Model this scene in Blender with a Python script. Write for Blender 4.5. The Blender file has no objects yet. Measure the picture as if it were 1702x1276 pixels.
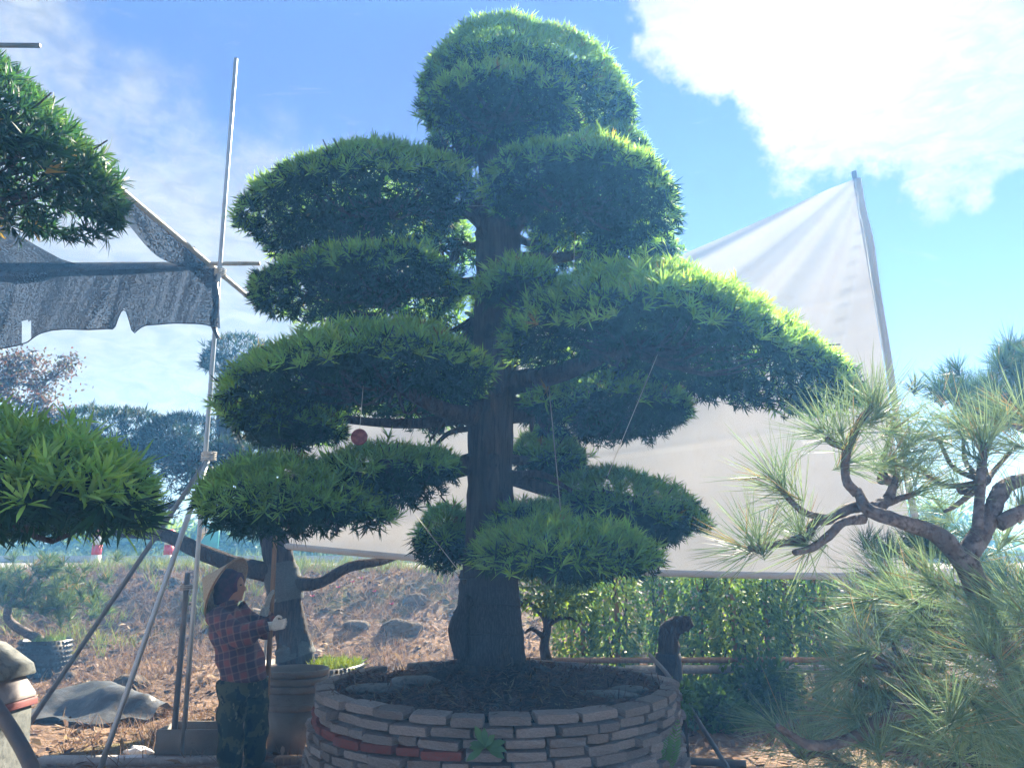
import bpy, bmesh, math, random
import numpy as np
from mathutils import Vector, Matrix, noise as mnoise

# ------------------------------------------------------------------ camera
TH = math.radians(12.88); CH = 1.6; FPX = 1278.0
sc = bpy.context.scene
cam = bpy.data.cameras.new('camera'); camo = bpy.data.objects.new('camera', cam)
sc.collection.objects.link(camo); sc.camera = camo
camo.location = (0, 0, CH); camo.rotation_euler = (math.pi/2 + TH, 0, 0)
cam.sensor_width = 36; cam.lens = 36*FPX/1702; cam.clip_end = 2000; cam.clip_start = 0.05

def ray(px, py):
    vx, vu = px-851, 638-py
    return np.array([vx, FPX*math.cos(TH)-vu*math.sin(TH), FPX*math.sin(TH)+vu*math.cos(TH)])
def P(px, py, D):
    r = ray(px, py); return np.array([0, 0, CH]) + r*(D/r[1])

# ------------------------------------------------------------------ sky + sun
SUN = ray(1345, 15); SUN = SUN/np.linalg.norm(SUN)
SEL = math.asin(SUN[2]); SAZ = math.atan2(SUN[0], SUN[1])
w = bpy.data.worlds.new('World'); sc.world = w; w.use_nodes = True
nt = w.node_tree; nt.nodes.clear()
def N(t, **k):
    n = nt.nodes.new(t)
    for a, b in k.items(): setattr(n, a, b)
    return n
def MA(op, a, b=None, c=None, clamp=False):
    n = nt.nodes.new('ShaderNodeMath'); n.operation = op; n.use_clamp = clamp
    for i, v in enumerate((a, b, c)):
        if v is None: continue
        if isinstance(v, (int, float)): n.inputs[i].default_value = v
        else: nt.links.new(v, n.inputs[i])
    return n.outputs[0]
def SS(v, lo, hi, olo=0.0, ohi=1.0):
    n = nt.nodes.new('ShaderNodeMapRange'); n.interpolation_type = 'SMOOTHSTEP'
    nt.links.new(v, n.inputs[0])
    for i, q in enumerate((lo, hi, olo, ohi)): n.inputs[i+1].default_value = q
    return n.outputs[0]
sky = N('ShaderNodeTexSky'); sky.sky_type = 'NISHITA'; sky.sun_disc = False
sky.sun_elevation = SEL; sky.sun_rotation = SAZ
sky.air_density = 0.75; sky.dust_density = 0.0; sky.ozone_density = 2.2; sky.altitude = 200
tc = N('ShaderNodeTexCoord'); dirv = tc.outputs['Generated']
sep = N('ShaderNodeSeparateXYZ'); nt.links.new(dirv, sep.inputs[0])
den = MA('ADD', MA('MAXIMUM', sep.outputs[2], 0.0), 0.22)
cmb = N('ShaderNodeCombineXYZ')
nt.links.new(MA('DIVIDE', sep.outputs[0], den), cmb.inputs[0])
nt.links.new(MA('DIVIDE', sep.outputs[1], den), cmb.inputs[1])
pl = cmb.outputs[0]
def NZ(vec, scale, detail, rough=0.55, off=(0, 0, 0), sc3=(1, 1, 1), dist=0.0, rot=0.0):
    m = N('ShaderNodeMapping'); nt.links.new(vec, m.inputs[0]); m.inputs[1].default_value = off; m.inputs[3].default_value = sc3
    m.inputs[2].default_value = (0, 0, rot)
    n = N('ShaderNodeTexNoise'); nt.links.new(m.outputs[0], n.inputs['Vector'])
    n.inputs['Scale'].default_value = scale; n.inputs['Detail'].default_value = detail
    n.inputs['Roughness'].default_value = rough; n.inputs['Distortion'].default_value = dist
    return n.outputs[0]
def DOT(c):
    n = N('ShaderNodeVectorMath', operation='DOT_PRODUCT'); nt.links.new(dirv, n.inputs[0]); n.inputs[1].default_value = tuple(c)
    return n.outputs['Value']
def unit(px, py):
    r = ray(px, py); return r/np.linalg.norm(r)
def ANG(px, py):                      # angle (radians) from the direction of a point in the sky
    return MA('ARCCOSINE', MA('MINIMUM', DOT(unit(px, py)), 0.99999))
nA = NZ(dirv, 5.0, 8, 0.62); nB = NZ(pl, 7.0, 8, 0.6, off=(3, 1, 0), sc3=(1, 2.2, 1), dist=.4, rot=.5)
nC = NZ(dirv, 16.0, 6, 0.6, off=(5, 2, 1))
edge = MA('ADD', MA('MULTIPLY', MA('SUBTRACT', nA, .5), .34), MA('MULTIPLY', MA('SUBTRACT', nC, .5), .13))
big = SS(MA('ADD', ANG(1600, -280), MA('MULTIPLY', edge, .8)), .352, .318)
left = SS(MA('ADD', ANG(-140, 980), MA('MULTIPLY', edge, 1.3)), .68, .50)
low = SS(MA('ADD', sep.outputs[2], MA('MULTIPLY', edge, .5)), .20, .02)
far_cl = SS(nB, .46, .60)             # broken cloud over the rest of the sky
wisp = MA('MULTIPLY', far_cl, MA('SUBTRACT', 1.0, SS(ANG(840, 330), .62, .80, 1.0, 0.0)))
wisp2 = MA('MULTIPLY', SS(NZ(pl, 5.0, 9, .66, off=(7, 4, 0), sc3=(1.0, 2.6, 1), dist=.6, rot=.35), .585, .72), .38)
cov = MA('MAXIMUM', MA('MAXIMUM', big, MA('MULTIPLY', left, .94)), MA('MAXIMUM', MA('MULTIPLY', low, .82), MA('MAXIMUM', wisp, wisp2)))
tex = SS(NZ(dirv, 26, 6, .55, off=(1, 8, 3), sc3=(1, 1, 2.4), dist=.8), .25, .75, .72, 1.12)
sang = ANG(1345, 15)
glow = MA('MULTIPLY', MA('POWER', 2.718, MA('MULTIPLY', sang, -11.0)), 0.30)
CLOUD = 0.136
cl = MA('MULTIPLY', MA('ADD', MA('MULTIPLY', tex, CLOUD), glow), 1.0)
ccol = N('ShaderNodeCombineXYZ')
for i, k in enumerate((.955, .98, 1.03)): nt.links.new(MA('MULTIPLY', cl, k), ccol.inputs[i])
SKYS = 0.05
skm = N('ShaderNodeVectorMath', operation='SCALE'); hs = N('ShaderNodeHueSaturation'); nt.links.new(sky.outputs[0], hs.inputs['Color']); hs.inputs['Saturation'].default_value = 1.12
tn = N('ShaderNodeVectorMath', operation='MULTIPLY'); nt.links.new(hs.outputs[0], tn.inputs[0]); tn.inputs[1].default_value = (.92, .655, .74)
nt.links.new(tn.outputs[0], skm.inputs[0]); skm.inputs['Scale'].default_value = SKYS
mx = N('ShaderNodeMix', data_type='VECTOR'); nt.links.new(cov, mx.inputs[0]); nt.links.new(skm.outputs[0], mx.inputs[4]); nt.links.new(ccol.outputs[0], mx.inputs[5])
bg = N('ShaderNodeBackground'); nt.links.new(mx.outputs[1], bg.inputs[0]); bg.inputs[1].default_value = 1.0
out = N('ShaderNodeOutputWorld'); nt.links.new(bg.outputs[0], out.inputs[0])

sun = bpy.data.lights.new('sun', 'SUN'); suno = bpy.data.objects.new('sun', sun); sc.collection.objects.link(suno)
sun.energy = 5.0; sun.angle = math.radians(1.2); sun.color = (1, .95, .86)
suno.rotation_euler = Vector(SUN).to_track_quat('Z', 'Y').to_euler(); suno.location = (20, 40, 40)
vs = sc.view_settings; vs.view_transform = 'Standard'; vs.look = 'None'; vs.gamma = 1; vs.exposure = 2.38; vs.use_curve_mapping = False
cy = sc.cycles; cy.use_denoising = True; cy.max_bounces = 6; cy.transparent_max_bounces = 24; cy.transmission_bounces = 6
cy.sample_clamp_indirect = 6; cy.use_adaptive_sampling = True; cy.adaptive_threshold = 0.02

# ------------------------------------------------------------------ helpers
rng = np.random.default_rng(7); random.seed(7)
C = sc.collection
def tag(o, label=None, cat=None, group=None, kind=None):
    if label: o['label'] = label
    if cat: o['category'] = cat
    if group: o['group'] = group
    if kind: o['kind'] = kind
    return o
def empty(name, loc=(0, 0, 0), label=None, cat=None, group=None):
    o = bpy.data.objects.new(name, None); C.objects.link(o); o.location = loc; o.empty_display_size = .1
    return tag(o, label, cat, group)
def link(name, me, mat=None, parent=None):
    o = bpy.data.objects.new(name, me); C.objects.link(o)
    if mat is not None and not me.materials: me.materials.append(mat)
    if parent is not None:
        o.parent = parent
        o.matrix_parent_inverse = Matrix.Translation(parent.location).inverted() if parent.parent is None else (Matrix.Translation(parent.parent.location).inverted() if False else Matrix.Identity(4))
    return o
def mesh_np(name, V, polys, col=None, smooth=False):
    """polys: list of int arrays (n,k)"""
    V = np.asarray(V, np.float32).reshape(-1, 3)
    polys = [np.asarray(p, np.int32) for p in polys if len(p)]
    me = bpy.data.meshes.new(name); me.vertices.add(len(V)); me.vertices.foreach_set('co', V.ravel())
    loops = np.concatenate([p.ravel() for p in polys]); tot = np.concatenate([np.full(len(p), p.shape[1], np.int32) for p in polys])
    st = np.concatenate([[0], np.cumsum(tot)[:-1]]).astype(np.int32)
    me.loops.add(len(loops)); me.loops.foreach_set('vertex_index', loops)
    me.polygons.add(len(tot)); me.polygons.foreach_set('loop_start', st); me.polygons.foreach_set('loop_total', tot)
    if smooth: me.polygons.foreach_set('use_smooth', np.ones(len(tot), bool))
    me.update(calc_edges=True)
    if col is not None:
        a = me.color_attributes.new('Col', 'FLOAT_COLOR', 'POINT')
        c4 = np.ones((len(V), 4), np.float32); c4[:, :3] = col; a.data.foreach_set('color', c4.ravel())
    return me
class MB:
    def __init__(s): s.V = []; s.q = []; s.t = []; s.n = 0; s.c = []
    def add(s, V, quads=None, tris=None, col=None):
        V = np.asarray(V, float).reshape(-1, 3)
        if quads is not None and len(quads): s.q.append(np.asarray(quads)+s.n)
        if tris is not None and len(tris): s.t.append(np.asarray(tris)+s.n)
        s.V.append(V); s.n += len(V)
        if col is not None: s.c.append(np.broadcast_to(np.asarray(col, float), (len(V), 3)))
        return s
    def me(s, name='m', smooth=False):
        ps = []
        if s.q: ps.append(np.concatenate(s.q))
        if s.t: ps.append(np.concatenate(s.t))
        return mesh_np(name, np.concatenate(s.V), ps, np.concatenate(s.c) if s.c else None, smooth)
    def build(s, name, mat, parent=None, smooth=False):
        return link(name, s.me(name, smooth), mat, parent)
def nrm(v): return v/np.maximum(np.linalg.norm(v, axis=-1, keepdims=True), 1e-9)
def catmull(pts, n):
    p = np.asarray(pts, float)
    if len(p) == 2:
        t = np.linspace(0, 1, n)[:, None]; return p[0]*(1-t)+p[1]*t
    q = np.vstack([2*p[0]-p[1], p, 2*p[-1]-p[-2]]); u = np.linspace(0, len(p)-1-1e-6, n); i = u.astype(int); t = (u-i)[:, None]
    a, b, c, d = q[i], q[i+1], q[i+2], q[i+3]
    return .5*((2*b)+(-a+c)*t+(2*a-5*b+4*c-d)*t*t+(-a+3*b-3*c+d)*t**3)
def tube(pts, rad, n=None, seg=10, rough=0.0, caps=True, flute=0, sd=0):
    """tapered tube through points; rad gives one radius per point"""
    pts = np.asarray(pts, float); n = n or max(2, (len(pts)-1)*5+1)
    path = catmull(pts, n); r = np.interp(np.linspace(0, len(pts)-1, n), np.arange(len(pts)), np.broadcast_to(rad, (len(pts),)))
    T = nrm(np.gradient(path, axis=0)); up = np.array([0, 0, 1.]) if abs(T[0][2]) < .9 else np.array([1., 0, 0])
    fr = []
    x = nrm(np.cross(up, T[0]))
    for k in range(n):
        x = nrm(x-T[k]*np.dot(x, T[k])); fr.append((x, np.cross(T[k], x)))
    th = np.linspace(0, 2*np.pi, seg, endpoint=False); V = []
    g = np.random.default_rng(sd+11); ph = g.uniform(0, 6.28, 8)
    for k in range(n):
        rr = np.full(seg, r[k])
        if rough: rr = rr*(1+rough*(np.sin(th*2+ph[0]+k*.31)*.5+np.sin(th*3+ph[1]-k*.23)*.4+g.normal(0, .35, seg)+np.sin(k*.9+ph[2])*.35))
        if flute: rr = rr*(1+flute*np.sin(th*5+ph[3]+k*.05)+flute*.6*np.sin(th*8+ph[4]))
        V.append(path[k]+np.outer(np.cos(th)*rr, fr[k][0])+np.outer(np.sin(th)*rr, fr[k][1]))
    V = np.concatenate(V); i = np.arange(seg); j = (i+1) % seg; q = []
    for k in range(n-1): q.append(np.stack([k*seg+i, k*seg+j, (k+1)*seg+j, (k+1)*seg+i], 1))
    q = np.concatenate(q); t = []
    if caps:
        V = np.vstack([V, path[0], path[-1]]); a, b = len(V)-2, len(V)-1
        t = np.concatenate([np.stack([j, i, np.full(seg, a)], 1), np.stack([(n-1)*seg+i, (n-1)*seg+j, np.full(seg, b)], 1)])
    return V, q, t
def box(c, s, R=None):
    V = np.array([[x, y, z] for x in (-.5, .5) for y in (-.5, .5) for z in (-.5, .5)])*np.asarray(s, float)
    if R is not None: V = V@np.asarray(R).T
    return V+np.asarray(c, float), np.array([[0, 1, 3, 2], [4, 6, 7, 5], [0, 4, 5, 1], [2, 3, 7, 6], [0, 2, 6, 4], [1, 5, 7, 3]]), None
def lathe(prof, c, seg=40, wob=0.0):
    th = np.linspace(0, 2*np.pi, seg, endpoint=False); V = []
    for r, z in prof: V.append(np.stack([np.cos(th)*r, np.sin(th)*r, np.full(seg, z)], 1))
    V = np.concatenate(V)+np.asarray(c, float); i = np.arange(seg); j = (i+1) % seg
    q = np.concatenate([np.stack([k*seg+i, k*seg+j, (k+1)*seg+j, (k+1)*seg+i], 1) for k in range(len(prof)-1)])
    return V, q, None
class Lump:                                    # cheap smooth vector noise: a sum of sines
    def __init__(s, sd, freq, n=6):
        g = np.random.default_rng(sd); s.k = g.normal(0, 1, (n, 3))*freq; s.p = g.uniform(0, 6.28, n)
    def __call__(s, X): return np.sin(X@s.k.T+s.p).mean(1)*1.6
def blob(c, s, sd, amp=.18, freq=2.2, sub=3):
    bm = bmesh.new(); bmesh.ops.create_icosphere(bm, subdivisions=sub, radius=1)
    V = np.array([v.co[:] for v in bm.verts]); F = np.array([[v.index for v in f.verts] for f in bm.faces]); bm.free()
    l = Lump(sd, freq); l2 = Lump(sd+1, freq*3)
    V = V*(1+amp*l(V)+amp*.35*l2(V))[:, None]
    return V*np.asarray(s)+np.asarray(c), None, F

# ------------------------------------------------------------------ materials
def mat(name, base, rough=.75, spec=.3, noise=None, bump=None, attr=False, trans=0.0, tcol=None, rnd=0.0, metal=0.0, coord='Object', sheen=0):
    """noise: list of (scale, colour, lo, hi, detail, stretch); bump: (scale, strength, stretch)"""
    m = bpy.data.materials.new(name); m.use_nodes = True; t = m.node_tree; t.nodes.clear(); L = t.links.new
    o = t.nodes.new('ShaderNodeOutputMaterial'); b = t.nodes.new('ShaderNodeBsdfPrincipled')
    b.inputs['Roughness'].default_value = rough; b.inputs['Specular IOR Level'].default_value = spec; b.inputs['Metallic'].default_value = metal
    cd = t.nodes.new('ShaderNodeTexCoord')
    def nz(scale, detail=5, st=(1, 1, 1)):
        mp = t.nodes.new('ShaderNodeMapping'); mp.inputs[3].default_value = st; L(cd.outputs[coord], mp.inputs[0])
        n = t.nodes.new('ShaderNodeTexNoise'); n.inputs['Scale'].default_value = scale; n.inputs['Detail'].default_value = detail; n.inputs['Roughness'].default_value = .6
        L(mp.outputs[0], n.inputs['Vector']); return n.outputs[0]
    if attr:
        a = t.nodes.new('ShaderNodeVertexColor'); a.layer_name = 'Col'; cur = a.outputs[0]
    else:
        rgb = t.nodes.new('ShaderNodeRGB'); rgb.outputs[0].default_value = (*base, 1); cur = rgb.outputs[0]
    for (s_, c_, lo, hi, de, st) in (noise or []):
        mr = t.nodes.new('ShaderNodeMapRange'); mr.inputs[1].default_value = lo; mr.inputs[2].default_value = hi; L(nz(s_, de, st), mr.inputs[0])
        mi = t.nodes.new('ShaderNodeMix'); mi.data_type = 'RGBA'; L(mr.outputs[0], mi.inputs[0]); L(cur, mi.inputs[6]); mi.inputs[7].default_value = (*c_, 1); cur = mi.outputs[2]
    if rnd:
        oi = t.nodes.new('ShaderNodeObjectInfo'); h = t.nodes.new('ShaderNodeHueSaturation'); L(cur, h.inputs['Color'])
        mr = t.nodes.new('ShaderNodeMapRange'); L(oi.outputs['Random'], mr.inputs[0]); mr.inputs[3].default_value = 1-rnd; mr.inputs[4].default_value = 1+rnd
        L(mr.outputs[0], h.inputs['Value']); cur = h.outputs[0]
    L(cur, b.inputs['Base Color'])
    if bump:
        bp = t.nodes.new('ShaderNodeBump'); bp.inputs['Strength'].default_value = bump[1]; bp.inputs['Distance'].default_value = bump[3] if len(bump) > 3 else .02
        L(nz(bump[0], 6, bump[2]), bp.inputs['Height']); L(bp.outputs[0], b.inputs['Normal'])
    last = b.outputs[0]
    if trans:
        tr = t.nodes.new('ShaderNodeBsdfTranslucent')
        if tcol is None: L(cur, tr.inputs[0])
        else:
            mm = t.nodes.new('ShaderNodeMix'); mm.data_type = 'RGBA'; mm.blend_type = 'MULTIPLY'; mm.inputs[0].default_value = 1
            L(cur, mm.inputs[6]); mm.inputs[7].default_value = (*tcol, 1); L(mm.outputs[2], tr.inputs[0])
        ms = t.nodes.new('ShaderNodeMixShader'); ms.inputs[0].default_value = trans; L(b.outputs[0], ms.inputs[1]); L(tr.outputs[0], ms.inputs[2]); last = ms.outputs[0]
    L(last, o.inputs[0]); m['n'] = 1
    return m
U = (1, 1, 1)
M = {}
M['leaf'] = mat('podocarpus_leaf', U, .52, .2, attr=True, trans=.48, tcol=(1.18, 1.12, .55))
M['needle'] = mat('pine_needle', U, .5, .2, attr=True, trans=.35, tcol=(1.2, 1.2, .85))
M['ivy'] = mat('ivy_leaf', U, .5, .22, attr=True, trans=.4, tcol=(1.4, 1.35, .5))
M['straw'] = mat('dry_straw', U, .8, .2, attr=True, trans=.25)
M['bark'] = mat('bark', (.058, .05, .046), .95, .15, [(6, (.12, .10, .09), .42, .72, 6, (4, 4, .4)), (22, (.03, .024, .022), .5, .68, 5, (3, 3, .25))], (18, 1, (4, 4, .25), .06))
M['pinebark'] = mat('pine_bark', (.12, .10, .095), .9, .2, [(18, (.26, .215, .20), .45, .7, 6, U), (50, (.05, .036, .032), .5, .72, 4, U)], (40, 1, U, .012))
M['wrap'] = mat('trunk_wrap', (.022, .024, .03), .85, .2, [(120, (.05, .052, .06), .4, .7, 2, (1, 1, .2))], (40, .5, (1, 1, 3), .01))
M['greywrap'] = mat('grey_wrap', (.10, .11, .11), .85, .2, [(60, (.05, .055, .055), .4, .7, 3, (1, 1, 3))], (30, .6, (1, 1, 4), .012))
M['brick'] = mat('grey_brick', (.225, .20, .188), .92, .2, [(9, (.33, .295, .27), .4, .7, 6, U), (30, (.13, .118, .112), .52, .72, 5, U), (90, (.5, .49, .46), .70, .76, 2, U)], (55, .8, U, .008), rnd=.28)
M['redbrick'] = mat('red_brick', (.24, .065, .042), .9, .2, [(12, (.16, .10, .085), .45, .7, 6, U), (50, (.09, .04, .035), .55, .74, 5, U)], (55, .8, U, .008), rnd=.2)
M['core'] = mat('mortar_core', (.03, .027, .025), .95, .1, [(20, (.055, .05, .045), .4, .7, 4, U)], (30, .6, U))
M['soil'] = mat('soil', (.05, .034, .028), .95, .1, [(7, (.085, .055, .042), .4, .7, 6, U), (45, (.022, .016, .015), .5, .7, 5, U)], (30, 1, U, .04))
M['slab'] = mat('stone_slab', (.11, .12, .115), .85, .25, [(8, (.17, .18, .17), .4, .7, 5, U), (30, (.06, .068, .065), .5, .7, 4, U)], (25, .5, U, .01))
M['ground'] = mat('earth_bank', (.14, .095, .068), .95, .1, [(1.1, (.22, .15, .105), .4, .65, 6, U), (5, (.075, .052, .042), .5, .68, 6, U), (22, (.30, .22, .165), .55, .75, 5, U), (.5, (.12, .13, .05), .56, .7, 5, U)], (9, 1, U, .08), coord='Object')
M['road'] = mat('asphalt', (.2, .2, .2), .9, .2, [(4, (.27, .265, .26), .4, .7, 4, U)], (60, .3, U, .01))
M['concrete'] = mat('concrete', (.36, .345, .33), .9, .2, [(3, (.26, .25, .24), .4, .7, 5, U), (25, (.45, .43, .41), .5, .7, 4, U)], (40, .4, U, .01))
M['rock'] = mat('field_rock', (.10, .082, .068), .95, .15, [(4, (.16, .13, .105), .4, .7, 6, U), (16, (.05, .044, .04), .5, .7, 5, U)], (14, 1, U, .08), rnd=.25)
M['whitepaint'] = mat('white_paint', (.75, .75, .74), .5, .4, [(20, (.55, .54, .52), .55, .75, 4, U)])
M['redpaint'] = mat('red_paint', (.62, .03, .05), .5, .4, [(20, (.45, .05, .06), .5, .75, 4, U)])
M['steel'] = mat('galvanised_pipe', (.42, .45, .47), .42, .5, [(8, (.30, .31, .32), .45, .7, 5, (1, 1, .3)), (40, (.20, .15, .12), .66, .76, 4, U)], metal=.65)
M['darksteel'] = mat('dark_pipe', (.11, .12, .13), .5, .4, [(10, (.17, .15, .14), .5, .7, 5, (1, 1, .3))], metal=.4)
M['bamboo'] = mat('bamboo_pole', (.30, .25, .17), .6, .3, [(10, (.2, .165, .11), .45, .7, 4, (1, 1, .3))])
M['rope'] = mat('tie_rope', (.4, .38, .35), .9, .1)
M['wire'] = mat('guy_wire', (.45, .43, .38), .5, .4)
M['wood'] = mat('wooden_pole', (.27, .165, .095), .75, .25, [(20, (.17, .10, .06), .4, .7, 5, (3, 3, .2))], (40, .4, (3, 3, .2), .005))
M['potgrey'] = mat('plastic_pot', (.14, .122, .10), .55, .4, [(5, (.19, .17, .14), .4, .7, 5, U), (30, (.09, .082, .072), .6, .75, 4, U)], (60, .15, U, .004))
M['potblack'] = mat('black_plastic', (.018, .02, .022), .4, .5, [(20, (.05, .05, .048), .6, .75, 4, U)])
M['sheetblack'] = mat('plastic_sheet', (.06, .065, .07), .35, .5, [(5, (.13, .13, .13), .5, .75, 5, U)], (12, .4, U, .03))
M['white'] = mat('white_plastic', (.7, .7, .72), .5, .4, [(15, (.55, .55, .57), .5, .75, 4, U)], (20, .3, U, .01), trans=.2)
M['tag'] = mat('rusty_disc', (.12, .035, .04), .6, .3, [(50, (.22, .08, .075), .45, .65, 4, U)])
M['green'] = mat('green_panel', (.02, .25, .16), .5, .4, [(3, (.03, .2, .13), .4, .7, 3, U)])
M['yellow'] = mat('yellow_panel', (.75, .42, .03), .5, .4, [(6, (.6, .33, .03), .4, .7, 3, U)])
M['skin'] = mat('skin', (.36, .20, .14), .55, .35, [(20, (.30, .155, .105), .45, .7, 4, U)])
M['straw_hat'] = mat('straw_hat', (.42, .34, .23), .8, .2, [(60, (.30, .235, .15), .4, .65, 3, U)], (80, .4, U, .004))
M['scarf'] = mat('scarf', (.07, .035, .07), .9, .1, [(25, (.12, .05, .09), .45, .7, 3, U)])
M['glovegrey'] = mat('grey_glove', (.36, .38, .37), .9, .1, [(60, (.24, .26, .26), .4, .7, 3, U)])
M['glovewhite'] = mat('white_glove', (.62, .6, .56), .9, .1, [(60, (.45, .43, .4), .5, .7, 3, U)])
M['shoe'] = mat('shoe', (.05, .055, .045), .8, .2, [(20, (.09, .085, .07), .5, .7, 3, U)])
M['petal'] = mat('petal', (.6, .06, .22), .6, .2, [(30, (.75, .15, .35), .4, .7, 3, U)])
M['eye'] = mat('eye', (.02, .015, .012), .2, .5)

def leaves(p, d, n, L, W, rows, widths, col, curv, mb):
    """ribbon leaves: base p, direction d, upper-side normal n"""
    s = nrm(np.cross(d, n)); n = np.cross(s, d); k = len(rows); Vs = []
    for t, wd in zip(rows, widths):
        c = p+d*(L*t)[:, None]+n*(curv*L*t*t)[:, None]
        if wd > 0:
            Vs += [c-s*(W*wd*.5)[:, None], c+s*(W*wd*.5)[:, None]]
        else: Vs += [c]
    nv = len(Vs); A = np.stack(Vs, 1); m = len(p); base = (np.arange(m)*nv)[:, None]
    full = k-1 if widths[-1] == 0 else k; q = []
    for r in range(full-1): q.append(base+np.array([2*r, 2*r+1, 2*r+3, 2*r+2]))
    t_ = [base+np.array([2*full-2, 2*full-1, 2*full])] if widths[-1] == 0 else []
    mb.add(A.reshape(-1, 3), np.concatenate(q) if q else None, np.concatenate(t_) if t_ else None, np.repeat(col, nv, 0))
def perp(a, g):
    r = g.normal(0, 1, a.shape); return nrm(r-a*(r*a).sum(1, keepdims=True))
def rosettes(pts, axis, g, nl, L, W, col, mb, spread=(.35, 1.25), curv=-.18, seg=2, lenvar=.25, stem=.3):
    """whorls of narrow leaves round each shoot tip"""
    m = len(pts); A = np.repeat(axis, nl, 0); p = np.repeat(pts, nl, 0)
    a = g.uniform(spread[0], spread[1], m*nl); x = perp(A, g)
    d = nrm(A*np.cos(a)[:, None]+x*np.sin(a)[:, None])
    p = p-A*(g.uniform(0, stem, m*nl)*L)[:, None]
    n = nrm(A-d*(A*d).sum(1, keepdims=True)+g.normal(0, .25, d.shape))
    LL = L*g.uniform(1-lenvar, 1+lenvar, m*nl)*np.repeat(g.uniform(.8, 1.15, m), nl); WW = W*g.uniform(.8, 1.2, m*nl)
    c = np.repeat(col, nl, 0)*g.uniform(.78, 1.22, (m*nl, 1))
    if seg == 2: leaves(p, d, n, LL, WW, [0, .45, 1], [.45, 1, 0], c, curv*g.uniform(.2, 1.6, m*nl), mb)
    else: leaves(p, d, n, LL, WW, [0, .25, .65, 1], [.4, .95, .9, 0], c, curv*g.uniform(.2, 1.6, m*nl), mb)

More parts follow.
